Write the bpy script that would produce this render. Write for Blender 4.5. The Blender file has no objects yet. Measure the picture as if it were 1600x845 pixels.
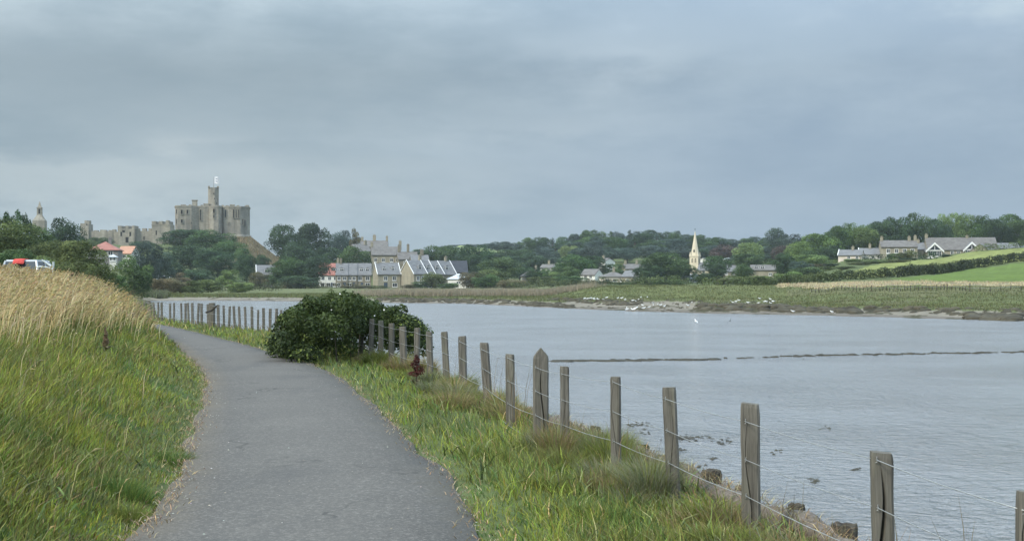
import bpy, math, random
import numpy as np
from mathutils import Vector

random.seed(7)
RNG = np.random.default_rng(11)
S = bpy.context.scene
COL = S.collection
R = math.radians

# ---------------------------------------------------------------- camera
F, HY, CZ = 2000.0, 440.0, 1.6            # focal length and horizon row of a 1600 px wide frame, eye height
cam_data = bpy.data.cameras.new("camera")
cam_data.sensor_width = 36.0
cam_data.lens = F / 1600.0 * 36.0
cam_data.shift_y = (HY - 422.5) / 1600.0
cam_data.clip_start = 0.05
cam_data.clip_end = 6000.0
cam = bpy.data.objects.new("camera", cam_data)
cam.location = (0, 0, CZ)
cam.rotation_euler = (R(90), 0, 0)
COL.objects.link(cam)
S.camera = cam

# ---------------------------------------------------------------- view
S.view_settings.view_transform = 'Standard'
S.view_settings.look = 'None'
S.view_settings.gamma = 1.0
S.view_settings.use_curve_mapping = False
S.view_settings.exposure = 0.0
S.cycles.max_bounces = 6
S.cycles.diffuse_bounces = 3
S.cycles.glossy_bounces = 3
S.cycles.transmission_bounces = 3
S.cycles.transparent_max_bounces = 4
S.cycles.volume_bounces = 1

# ---------------------------------------------------------------- node helper
class NT:
    def __init__(self, tree):
        self.t = tree
        tree.nodes.clear()
    def n(self, kind, **kw):
        nd = self.t.nodes.new(kind)
        for k, v in kw.items():
            setattr(nd, k, v)
        return nd
    def put(self, sock, v):
        if v is None:
            return
        if isinstance(v, bpy.types.NodeSocket):
            self.t.links.new(v, sock)
        else:
            if sock.type == 'RGBA' and len(v) == 3:
                v = (*v, 1.0)
            sock.default_value = v
    def math(self, op, a, b=None, c=None, clamp=False):
        nd = self.n('ShaderNodeMath', operation=op, use_clamp=clamp)
        for i, v in enumerate((a, b, c)):
            self.put(nd.inputs[i], v)
        return nd.outputs[0]
    def mix(self, f, a, b, blend='MIX'):
        nd = self.n('ShaderNodeMix', data_type='RGBA', blend_type=blend)
        self.put(nd.inputs[0], f); self.put(nd.inputs[6], a); self.put(nd.inputs[7], b)
        return nd.outputs[2]
    def noise(self, vec, scale, detail=4, rough=0.55, dist=0.0):
        nd = self.n('ShaderNodeTexNoise')
        self.put(nd.inputs['Vector'], vec)
        nd.inputs['Scale'].default_value = scale
        nd.inputs['Detail'].default_value = detail
        nd.inputs['Roughness'].default_value = rough
        nd.inputs['Distortion'].default_value = dist
        return nd.outputs['Fac']
    def ramp(self, f, stops):
        nd = self.n('ShaderNodeValToRGB')
        e = nd.color_ramp.elements
        while len(e) < len(stops):
            e.new(0.5)
        for el, (p, c) in zip(e, stops):
            el.position = p
            el.color = (c, c, c, 1) if isinstance(c, (int, float)) else (*c, 1)
        self.put(nd.inputs[0], f)
        return nd.outputs[0]
    def maprange(self, v, a, b, c=0.0, d=1.0, smooth=False):
        nd = self.n('ShaderNodeMapRange', interpolation_type='SMOOTHSTEP' if smooth else 'LINEAR')
        for i, x in enumerate((v, a, b, c, d)):
            self.put(nd.inputs[i], x)
        return nd.outputs[0]
    def mapping(self, vec, scale=(1, 1, 1), rot=(0, 0, 0), loc=(0, 0, 0)):
        nd = self.n('ShaderNodeMapping')
        self.put(nd.inputs[0], vec)
        nd.inputs['Scale'].default_value = scale
        nd.inputs['Rotation'].default_value = rot
        nd.inputs['Location'].default_value = loc
        return nd.outputs[0]
    def bump(self, h, strength=0.5, dist=0.02):
        nd = self.n('ShaderNodeBump')
        nd.inputs['Strength'].default_value = strength
        nd.inputs['Distance'].default_value = dist
        self.put(nd.inputs['Height'], h)
        return nd.outputs[0]

# ---------------------------------------------------------------- sky and sun
SUN_EL, SUN_AZ = R(40), R(-132)           # azimuth measured from +Y (ahead) towards +X (right): the sun is left and behind
W = bpy.data.worlds.new("World")
S.world = W
W.use_nodes = True
w = NT(W.node_tree)
sky = w.n('ShaderNodeTexSky', sky_type='NISHITA', sun_disc=False)
sky.sun_elevation = SUN_EL
sky.sun_rotation = SUN_AZ
sky.air_density = 1.2
sky.dust_density = 2.0
tc = w.n('ShaderNodeTexCoord')
sep = w.n('ShaderNodeSeparateXYZ'); w.t.links.new(tc.outputs['Generated'], sep.inputs[0])
sx, sy, sz = sep.outputs
zc = w.math('MAXIMUM', sz, 0.0)
v1 = w.mapping(tc.outputs['Generated'], (1.0, 1.0, 3.0), (0, R(-3), 0), (0.35, 0.1, 0.1))
v2 = w.mapping(tc.outputs['Generated'], (1.0, 1.0, 2.4), (0, 0, 0), (3.1, 1.7, 0.4))
n1 = w.noise(v1, 4.6, 8, 0.56, 0.0)
n2 = w.noise(v2, 2.6, 3, 0.5, 0.0)
n3 = w.noise(v1, 17.0, 8, 0.62, 0.0)
nn = w.math('MULTIPLY_ADD', n2, 0.55, w.math('MULTIPLY_ADD', n3, 0.20, w.math('MULTIPLY', n1, 0.55)))
cl = w.maprange(nn, 0.50, 0.86, 0, 1, True)
right = w.maprange(sx, -0.25, 0.3, 0, 1, True)
dark = w.mix(right, (0.295, 0.388, 0.458), (0.288, 0.390, 0.510))
lite = w.mix(right, (0.505, 0.600, 0.655), (0.435, 0.540, 0.640))
cc = w.mix(cl, dark, lite)
# a paler bank of cloud with a ragged top lying low over the castle, thinning out towards the right
edge = w.math('MULTIPLY_ADD', n3, 0.050, w.math('MULTIPLY_ADD', n1, 0.045, w.math('SUBTRACT', sz, 0.046)))
bank = w.math('MULTIPLY', w.maprange(edge, 0.105, 0.082, 0, 1, True), w.maprange(edge, 0.040, 0.076, 0, 1, True))
bank = w.math('MULTIPLY', bank, w.maprange(sx, 0.16, -0.30, 0.05, 0.62, True))
cc = w.mix(bank, cc, (0.56, 0.64, 0.67))
def cloud(c, x0, z0, rx, rz, amt, colr):
    wx = w.math('MULTIPLY_ADD', n2, 0.30, w.math('MULTIPLY_ADD', n1, 0.22, w.math('ADD', sx, -x0 - 0.26)))
    wz = w.math('MULTIPLY_ADD', n3, 0.050, w.math('MULTIPLY_ADD', n1, 0.080, w.math('ADD', sz, -z0 - 0.065)))
    q = w.math('ADD', w.math('POWER', w.math('DIVIDE', w.math('ABSOLUTE', wx), rx), 2.0), w.math('POWER', w.math('DIVIDE', w.math('ABSOLUTE', wz), rz), 2.0))
    return w.mix(w.math('MULTIPLY', w.math('EXPONENT', w.math('MULTIPLY', q, -1.0)), amt), c, colr)
cc = cloud(cc, -0.28, 0.165, 0.30, 0.050, 0.55, (0.265, 0.345, 0.405))
cc = cloud(cc, 0.28, 0.070, 0.30, 0.055, 0.45, (0.275, 0.375, 0.500))
cc = cloud(cc, 0.085, 0.172, 0.070, 0.020, 0.70, (0.48, 0.58, 0.66))
cc = cloud(cc, 0.22, 0.165, 0.080, 0.030, 0.40, (0.44, 0.55, 0.64))
cc = cloud(cc, 0.36, 0.215, 0.100, 0.022, 0.80, (0.50, 0.60, 0.66))
cc = cloud(cc, 0.06, 0.125, 0.070, 0.009, 0.40, (0.46, 0.55, 0.62))
cc = cloud(cc, -0.42, 0.185, 0.060, 0.030, 0.35, (0.48, 0.56, 0.60))
cc = cloud(cc, -0.235, 0.108, 0.040, 0.009, 0.42, (0.58, 0.65, 0.675))
# overcast sky: brighter overhead than at the horizon
zen = w.maprange(zc, 0.16, 0.80, 1.0, 4.6)
cm = w.n('ShaderNodeVectorMath', operation='SCALE')
w.put(cm.inputs[0], cc); w.put(cm.inputs['Scale'], zen)
ns = w.n('ShaderNodeVectorMath', operation='SCALE')
w.put(ns.inputs[0], sky.outputs[0]); ns.inputs['Scale'].default_value = 0.9
# clouds are added as radiance divided by the strength of the background below
SKY_STRENGTH = 0.1
cs = w.n('ShaderNodeVectorMath', operation='SCALE')
w.put(cs.inputs[0], cm.outputs[0]); cs.inputs['Scale'].default_value = 1.0 / SKY_STRENGTH
mixed = w.mix(0.93, ns.outputs[0], cs.outputs[0])
bg = w.n('ShaderNodeBackground')
bg.inputs['Strength'].default_value = SKY_STRENGTH
w.put(bg.inputs['Color'], mixed)
wo = w.n('ShaderNodeOutputWorld')
w.t.links.new(bg.outputs[0], wo.inputs[0])

sun_data = bpy.data.lights.new("sun", 'SUN')
sun_data.energy = 3.4
sun_data.angle = R(12)
sun_data.color = (1.0, 0.95, 0.86)
sun = bpy.data.objects.new("sun", sun_data)
sd = Vector((math.sin(SUN_AZ) * math.cos(SUN_EL), math.cos(SUN_AZ) * math.cos(SUN_EL), math.sin(SUN_EL)))
sun.rotation_euler = sd.to_track_quat('Z', 'Y').to_euler()
sun.location = (-40, -20, 60)
COL.objects.link(sun)

# ---------------------------------------------------------------- scene helpers
def X(px, d): return (px - 800.0) / F * d
def Z(py, d): return CZ - (py - HY) / F * d
def M(npx, d): return npx / F * d

def tag(o, label=None, cat=None, group=None, kind=None):
    if label: o['label'] = label
    if cat: o['category'] = cat
    if group: o['group'] = group
    if kind: o['kind'] = kind
    return o

def empty(name, loc=(0, 0, 0), rz=0.0):
    o = bpy.data.objects.new(name, None)
    o.empty_display_size = 0.3
    o.location = loc
    o.rotation_euler = (0, 0, rz)
    COL.objects.link(o)
    return o

def link(name, me, mat=None, parent=None, loc=None, rot=None, scale=None, color=None):
    o = bpy.data.objects.new(name, me)
    if mat is not None and len(me.materials) == 0:
        me.materials.append(mat)
    if parent is not None: o.parent = parent
    if loc is not None: o.location = loc
    if rot is not None: o.rotation_euler = rot
    if scale is not None: o.scale = scale
    if color is not None: o.color = (*color, 1.0)
    COL.objects.link(o)
    return o

def copy_tree(o, parent=None):
    c = o.copy()
    COL.objects.link(c)
    if parent is not None: c.parent = parent
    for ch in list(o.children):
        copy_tree(ch, c)
    return c

def mesh_np(name, V, quads=None, tris=None, col=None, mat=None, smooth=False, rnd=None):
    me = bpy.data.meshes.new(name)
    V = np.asarray(V, np.float32)
    parts, starts, n = [], [], 0
    for a, k in ((quads, 4), (tris, 3)):
        if a is None or len(a) == 0: continue
        a = np.asarray(a, np.int32)
        parts.append(a.ravel())
        starts.append(np.arange(len(a), dtype=np.int32) * k + n)
        n += a.size
    loops = np.concatenate(parts); starts = np.concatenate(starts)
    me.vertices.add(len(V)); me.vertices.foreach_set('co', V.ravel())
    me.loops.add(len(loops)); me.loops.foreach_set('vertex_index', loops)
    me.polygons.add(len(starts)); me.polygons.foreach_set('loop_start', starts)
    if smooth:
        me.polygons.foreach_set('use_smooth', np.ones(len(starts), bool))
    if col is not None:
        at = me.attributes.new('col', 'FLOAT_COLOR', 'POINT')
        c = np.ones((len(V), 4), np.float32); c[:, :3] = col
        at.data.foreach_set('color', c.ravel())
    if rnd is not None:
        at = me.attributes.new('rnd', 'FLOAT', 'POINT')
        at.data.foreach_set('value', np.asarray(rnd, np.float32))
    me.update(calc_edges=True)
    if mat is not None: me.materials.append(mat)
    return me

class MB:
    """collects faces of one mesh object"""
    def __init__(self): self.v, self.f = [], []
    def add(self, vs, fs):
        b = len(self.v)
        self.v += [tuple(p) for p in vs]
        self.f += [tuple(i + b for i in q) for q in fs]
        return self
    def box(self, x0, x1, y0, y1, z0, z1):
        return self.add([(x0, y0, z0), (x1, y0, z0), (x1, y1, z0), (x0, y1, z0), (x0, y0, z1), (x1, y0, z1), (x1, y1, z1), (x0, y1, z1)],
                        [(3, 2, 1, 0), (4, 5, 6, 7), (0, 1, 5, 4), (1, 2, 6, 5), (2, 3, 7, 6), (3, 0, 4, 7)])
    def loft(self, rings, cap=True):
        n = len(rings[0]); vs = [p for r in rings for p in r]; fs = []
        for k in range(len(rings) - 1):
            for i in range(n):
                j = (i + 1) % n
                fs.append((k * n + i, k * n + j, (k + 1) * n + j, (k + 1) * n + i))
        if cap:
            fs.append(tuple(range(n))[::-1]); fs.append(tuple((len(rings) - 1) * n + i for i in range(n)))
        return self.add(vs, fs)
    def prism(self, poly, z0, z1, top=None):
        """poly: list of (x, y); top: another list for a tapered prism"""
        top = top or poly
        return self.loft([[(x, y, z0) for x, y in poly], [(x, y, z1) for x, y in top]])
    def extrude_y(self, poly, y0, y1):
        return self.loft([[(x, y1, z) for x, z in poly], [(x, y0, z) for x, z in poly]])
    def tube(self, pts, rad, n=8):
        pts = [Vector(p) for p in pts]; rings = []
        for k, p in enumerate(pts):
            t = (pts[min(k + 1, len(pts) - 1)] - pts[max(k - 1, 0)]).normalized()
            a = t.cross(Vector((0.13, 0.21, 1.0)) if abs(t.z) < 0.93 else Vector((1.0, 0.17, 0.05))).normalized()
            b = t.cross(a)
            r = rad[k] if isinstance(rad, (list, tuple)) else rad
            rings.append([tuple(p + (a * math.cos(2 * math.pi * i / n) + b * math.sin(2 * math.pi * i / n)) * r) for i in range(n)])
        return self.loft(rings)
    def mesh(self, name, smooth=False):
        me = bpy.data.meshes.new(name)
        me.from_pydata(self.v, [], self.f)
        if smooth:
            me.polygons.foreach_set('use_smooth', [True] * len(me.polygons))
        me.update()
        return me
    def build(self, name, mat, parent=None, loc=None, rot=None, smooth=False, color=None):
        return link(name, self.mesh(name, smooth), mat, parent, loc, rot, None, color)

def hash2(ix, iy, seed):
    h = (ix.astype(np.int64) * 374761393 + iy.astype(np.int64) * 668265263 + seed * 1442695041) & 0xFFFFFFFF
    h = ((h ^ (h >> 13)) * 1274126177) & 0xFFFFFFFF
    return ((h ^ (h >> 16)) & 0xFFFF) / 65535.0

def vnoise(x, y, seed=0):
    x = np.asarray(x, float); y = np.asarray(y, float)
    ix, iy = np.floor(x), np.floor(y); fx, fy = x - ix, y - iy
    fx = fx * fx * (3 - 2 * fx); fy = fy * fy * (3 - 2 * fy)
    a, b = hash2(ix, iy, seed), hash2(ix + 1, iy, seed)
    c, d = hash2(ix, iy + 1, seed), hash2(ix + 1, iy + 1, seed)
    return (a * (1 - fx) + b * fx) * (1 - fy) + (c * (1 - fx) + d * fx) * fy

def fbm(x, y, seed=0, o=4):
    s, a, t = 0.0, 0.5, 0.0
    for k in range(o):
        s = s + a * vnoise(np.asarray(x) * 2 ** k, np.asarray(y) * 2 ** k, seed + k); t += a; a *= 0.5
    return s / t

def sstep(v, a, b):
    t = np.clip((np.asarray(v, float) - a) / (b - a), 0, 1)
    return t * t * (3 - 2 * t)

# ---------------------------------------------------------------- materials
MATS = {}
def mat(name):
    m = bpy.data.materials.new(name); m.use_nodes = True; MATS[name] = m
    return m, NT(m.node_tree)

def finish(t, color, rough=0.8, bump=None, spec=0.3, metallic=0.0, extra=None):
    p = t.n('ShaderNodeBsdfPrincipled')
    t.put(p.inputs['Base Color'], color); t.put(p.inputs['Roughness'], rough)
    p.inputs['Specular IOR Level'].default_value = spec
    p.inputs['Metallic'].default_value = metallic
    if bump is not None: t.put(p.inputs['Normal'], bump)
    out = t.n('ShaderNodeOutputMaterial')
    t.t.links.new(p.outputs[0], out.inputs[0])
    return p, out

def plain(name, color, rough=0.7, var=0.18, scale=3.0, spec=0.3, metallic=0.0):
    m, t = mat(name)
    g = t.n('ShaderNodeTexCoord').outputs['Object']
    n = t.noise(g, scale, 5)
    c = t.mix(t.maprange(n, 0.3, 0.7), tuple(x * (1 - var) for x in color), tuple(min(1, x * (1 + var)) for x in color))
    finish(t, c, rough, t.bump(t.noise(g, scale * 9, 3), 0.15, 0.02), spec, metallic)
    return m

def stone(name, a, b, dark, scale=1.0, stain=0.5):
    """coursed rubble far away: blocks of uneven tone, vertical water stains, blotches"""
    m, t = mat(name)
    g = t.n('ShaderNodeTexCoord').outputs['Object']
    br = t.n('ShaderNodeTexBrick')
    rot = t.mapping(g, (scale, scale, scale), (R(90), 0, 0))
    t.put(br.inputs['Vector'], rot)
    br.inputs['Color1'].default_value = (*a, 1); br.inputs['Color2'].default_value = (*b, 1)
    br.inputs['Mortar'].default_value = (*[x * 0.75 for x in a], 1)
    br.inputs['Scale'].default_value = 1.0; br.inputs['Mortar Size'].default_value = 0.02
    br.inputs['Brick Width'].default_value = 1.1; br.inputs['Row Height'].default_value = 0.42
    big = t.noise(t.mapping(g, (0.22 * scale, 0.22 * scale, 0.12 * scale)), 1.0, 6, 0.62)
    st = t.noise(t.mapping(g, (0.8 * scale, 0.8 * scale, 0.07 * scale)), 1.0, 5, 0.6)
    c = t.mix(t.maprange(big, 0.42, 0.68, 0, 0.85), br.outputs[0], dark)
    c = t.mix(t.maprange(st, 0.5, 0.75, 0, stain), c, tuple(x * 0.55 for x in dark))
    finish(t, c, 0.9, t.bump(t.noise(g, 2.5 * scale, 5), 0.5, 0.15), 0.15)
    return m

def slate(name, a, b):
    m, t = mat(name)
    g = t.n('ShaderNodeTexCoord').outputs['Object']
    rows = t.n('ShaderNodeTexWave', wave_type='BANDS', bands_direction='Z')
    t.put(rows.inputs['Vector'], g); rows.inputs['Scale'].default_value = 1.1; rows.inputs['Distortion'].default_value = 0.6
    n = t.noise(t.mapping(g, (0.6, 0.6, 1.5)), 1.3, 6, 0.6)
    c = t.mix(t.maprange(n, 0.35, 0.68), a, b)
    finish(t, c, 0.65, t.bump(rows.outputs['Fac'], 0.35, 0.05), 0.35)
    return m

def leafy(name, trans=0.25, spread=0.55):
    """foliage: the object's own colour, varied leaf by leaf and clump by clump, with a little light through the leaves"""
    m, t = mat(name)
    oi = t.n('ShaderNodeObjectInfo')
    at = t.n('ShaderNodeAttribute', attribute_name='rnd')
    k = t.maprange(at.outputs['Fac'], 0.1, 0.9, 1 - spread, 1 + spread * 1.25)
    hs = t.n('ShaderNodeHueSaturation')
    t.put(hs.inputs['Color'], oi.outputs['Color'])
    t.put(hs.inputs['Value'], k)
    t.put(hs.inputs['Hue'], t.maprange(at.outputs['Fac'], 0, 1, 0.515, 0.485))
    p = t.n('ShaderNodeBsdfPrincipled')
    t.put(p.inputs['Base Color'], hs.outputs[0])
    p.inputs['Roughness'].default_value = 0.6; p.inputs['Specular IOR Level'].default_value = 0.2
    tr = t.n('ShaderNodeBsdfTranslucent'); t.put(tr.inputs[0], hs.outputs[0])
    mx = t.n('ShaderNodeMixShader'); mx.inputs[0].default_value = trans
    t.t.links.new(p.outputs[0], mx.inputs[1]); t.t.links.new(tr.outputs[0], mx.inputs[2])
    out = t.n('ShaderNodeOutputMaterial'); t.t.links.new(mx.outputs[0], out.inputs[0])
    return m

def blade_mat(name, trans=0.3):
    m, t = mat(name)
    at = t.n('ShaderNodeAttribute', attribute_name='col')
    p = t.n('ShaderNodeBsdfPrincipled')
    t.put(p.inputs['Base Color'], at.outputs['Color'])
    p.inputs['Roughness'].default_value = 0.55; p.inputs['Specular IOR Level'].default_value = 0.25
    tr = t.n('ShaderNodeBsdfTranslucent'); t.put(tr.inputs[0], at.outputs['Color'])
    mx = t.n('ShaderNodeMixShader'); mx.inputs[0].default_value = trans
    t.t.links.new(p.outputs[0], mx.inputs[1]); t.t.links.new(tr.outputs[0], mx.inputs[2])
    out = t.n('ShaderNodeOutputMaterial'); t.t.links.new(mx.outputs[0], out.inputs[0])
    return m

LEAF = leafy('leaf', 0.3, 0.62)
NEARLEAF = leafy('bush_leaf', 0.25, 0.5)
BLADE = blade_mat('grass_blade')

def wood_mat(name, a, b, scale=1.0):
    m, t = mat(name)
    g = t.n('ShaderNodeTexCoord').outputs['Object']
    oi = t.n('ShaderNodeObjectInfo')
    sh = t.n('ShaderNodeVectorMath', operation='ADD'); t.put(sh.inputs[0], g)
    off = t.n('ShaderNodeCombineXYZ'); t.put(off.inputs[0], t.math('MULTIPLY', oi.outputs['Random'], 37.0)); t.put(off.inputs[2], t.math('MULTIPLY', oi.outputs['Random'], 11.0))
    t.put(sh.inputs[1], off.outputs[0])
    grain = t.noise(t.mapping(sh.outputs[0], (42 * scale, 42 * scale, 1.6 * scale)), 1.0, 6, 0.65, 0.3)
    fine = t.noise(t.mapping(sh.outputs[0], (150 * scale, 150 * scale, 5 * scale)), 1.0, 4, 0.6)
    blot = t.noise(t.mapping(sh.outputs[0], (7 * scale, 7 * scale, 2.5 * scale)), 1.0, 5, 0.6)
    c = t.mix(t.maprange(grain, 0.32, 0.66), a, b)
    c = t.mix(t.maprange(fine, 0.52, 0.72, 0, 0.55), c, tuple(x * 0.35 for x in a))
    c = t.mix(t.maprange(blot, 0.55, 0.75, 0, 0.5), c, (b[0] * 0.9, b[1] * 0.98, b[2] * 0.8))
    c = t.mix(t.maprange(oi.outputs['Random'], 0, 1, 0.0, 0.4), c, tuple(x * 0.5 for x in b))
    h = t.math('ADD', grain, t.math('MULTIPLY', fine, 0.5))
    finish(t, c, 0.85, t.bump(h, 0.6, 0.006), 0.2)
    return m

WOOD = wood_mat('weathered_wood', (0.062, 0.055, 0.045), (0.215, 0.198, 0.164))
OLDWOOD = wood_mat('old_wood', (0.028, 0.023, 0.018), (0.095, 0.082, 0.064))
BARK = plain('bark', (0.085, 0.07, 0.052), 0.9, 0.35, 1.5)
WIRE = plain('wire_metal', (0.42, 0.42, 0.41), 0.45, 0.2, 40, 0.5, 0.6)
CASTLE = stone('castle_stone', (0.282, 0.256, 0.206), (0.36, 0.328, 0.264), (0.185, 0.172, 0.146), 1.0, 0.6)
TOWNSTONE = stone('town_stone', (0.30, 0.27, 0.20), (0.37, 0.33, 0.245), (0.22, 0.20, 0.155), 2.2, 0.3)
DARKSTONE = stone('dark_town_stone', (0.225, 0.20, 0.15), (0.285, 0.25, 0.185), (0.155, 0.142, 0.112), 2.2, 0.4)
CREAMSTONE = stone('cream_stone', (0.64, 0.56, 0.42), (0.72, 0.63, 0.47), (0.54, 0.47, 0.35), 1.6, 0.2)
SLATE = slate('grey_slate', (0.118, 0.118, 0.120), (0.185, 0.183, 0.182))
SLATEB = slate('brown_slate', (0.105, 0.095, 0.086), (0.17, 0.156, 0.142))
BLACKROOF = slate('black_roof', (0.025, 0.027, 0.034), (0.045, 0.047, 0.055))
PALEROOF = slate('pale_roof', (0.42, 0.45, 0.48), (0.52, 0.55, 0.58))
REDROOF = slate('red_pantile', (0.27, 0.105, 0.08), (0.35, 0.15, 0.115))
ORANGEROOF = slate('orange_pantile', (0.38, 0.19, 0.12), (0.46, 0.25, 0.165))
WHITEWALL = plain('white_render', (0.70, 0.68, 0.62), 0.8, 0.07, 0.8)
CREAMWALL = plain('cream_render', (0.60, 0.52, 0.44), 0.8, 0.08, 0.8)
GREYWALL = plain('grey_render', (0.20, 0.19, 0.18), 0.8, 0.12, 0.8)
WHITEPAINT = plain('white_paint', (0.78, 0.77, 0.74), 0.5, 0.05, 2)
DOORPAINT = plain('door_paint', (0.05, 0.07, 0.10), 0.5, 0.1, 2)
GLASS = plain('window_glass', (0.035, 0.042, 0.05), 0.12, 0.1, 1, 0.6)
NEARBLACK = plain('dark_opening', (0.02, 0.02, 0.02), 0.9, 0.1, 1)  # paints the shade inside wall openings as near-black faces; the finial shares it
FLAGCLOTH = plain('flag_cloth', (0.62, 0.62, 0.63), 0.7, 0.03, 2)
FLAGMARK = plain('flag_mark', (0.20, 0.23, 0.30), 0.7, 0.05, 2)
# ================================================================ THE SETTING
WATER_Z = -1.8
# river edge of the near bank: (y, x)
_e = np.array([(-60, 3.0), (0, 2.75), (6, 2.42), (8.8, 2.12), (11.3, 1.60), (13.8, 1.02), (14.8, 0.74), (18.5, -0.12), (22, -0.85), (26, -1.85), (30.5, -3.0),
               (36, -4.7), (43, -7.1), (47.5, -10.0), (53, -13.2), (62, -17.0), (80, -22.5), (120, -36), (230, -69), (400, -120)])
def bank_edge(y): return np.interp(y, _e[:, 0], _e[:, 1])
# path: centre line, 2.2 m wide
PATH_W = 2.2
_p = np.array([(-0.9, -40), (-1.05, -12), (-1.08, 0), (-1.22, 7.9), (-1.51, 10), (-2.05, 12.3), (-2.95, 16.8), (-4.0, 21.3), (-5.0, 24.6), (-6.15, 27.8), (-7.7, 31.6),
               (-10.4, 38.4), (-14.2, 47.6), (-17.6, 51.6), (-22, 54.0), (-29, 55.6), (-44, 57), (-80, 58)])
def smooth_poly(P, it=3):
    for _ in range(it):
        Q = [P[0]]
        for a, b in zip(P[:-1], P[1:]): Q += [a * 0.75 + b * 0.25, a * 0.25 + b * 0.75]
        Q.append(P[-1]); P = np.array(Q)
    return P
_pc = smooth_poly(_p, 2)
def left_half(y):
    """how far the asphalt reaches left of its centre line: grass has crept over it round the bend"""
    return np.interp(y, [0, 18, 24, 27.8, 32, 38, 44, 60], [1.1, 1.1, 1.0, 0.85, 0.5, 0.25, 0.05, 0.0])
def path_side(x, y):
    """signed distance from the path's centre line, + on its left"""
    x = np.asarray(x, float); y = np.asarray(y, float)
    best = np.full(x.shape, 1e9); sgn = np.ones(x.shape)
    for a, b in zip(_pc[:-1], _pc[1:]):
        d = b - a; L = d @ d
        t = np.clip(((x - a[0]) * d[0] + (y - a[1]) * d[1]) / L, 0, 1)
        ex, ey = x - a[0] - t * d[0], y - a[1] - t * d[1]
        q = ex * ex + ey * ey
        s = np.where(d[0] * ey - d[1] * ex > 0, 1.0, -1.0)
        m = q < best
        best = np.where(m, q, best); sgn = np.where(m, s, sgn)
    return np.sqrt(best) * sgn

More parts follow.
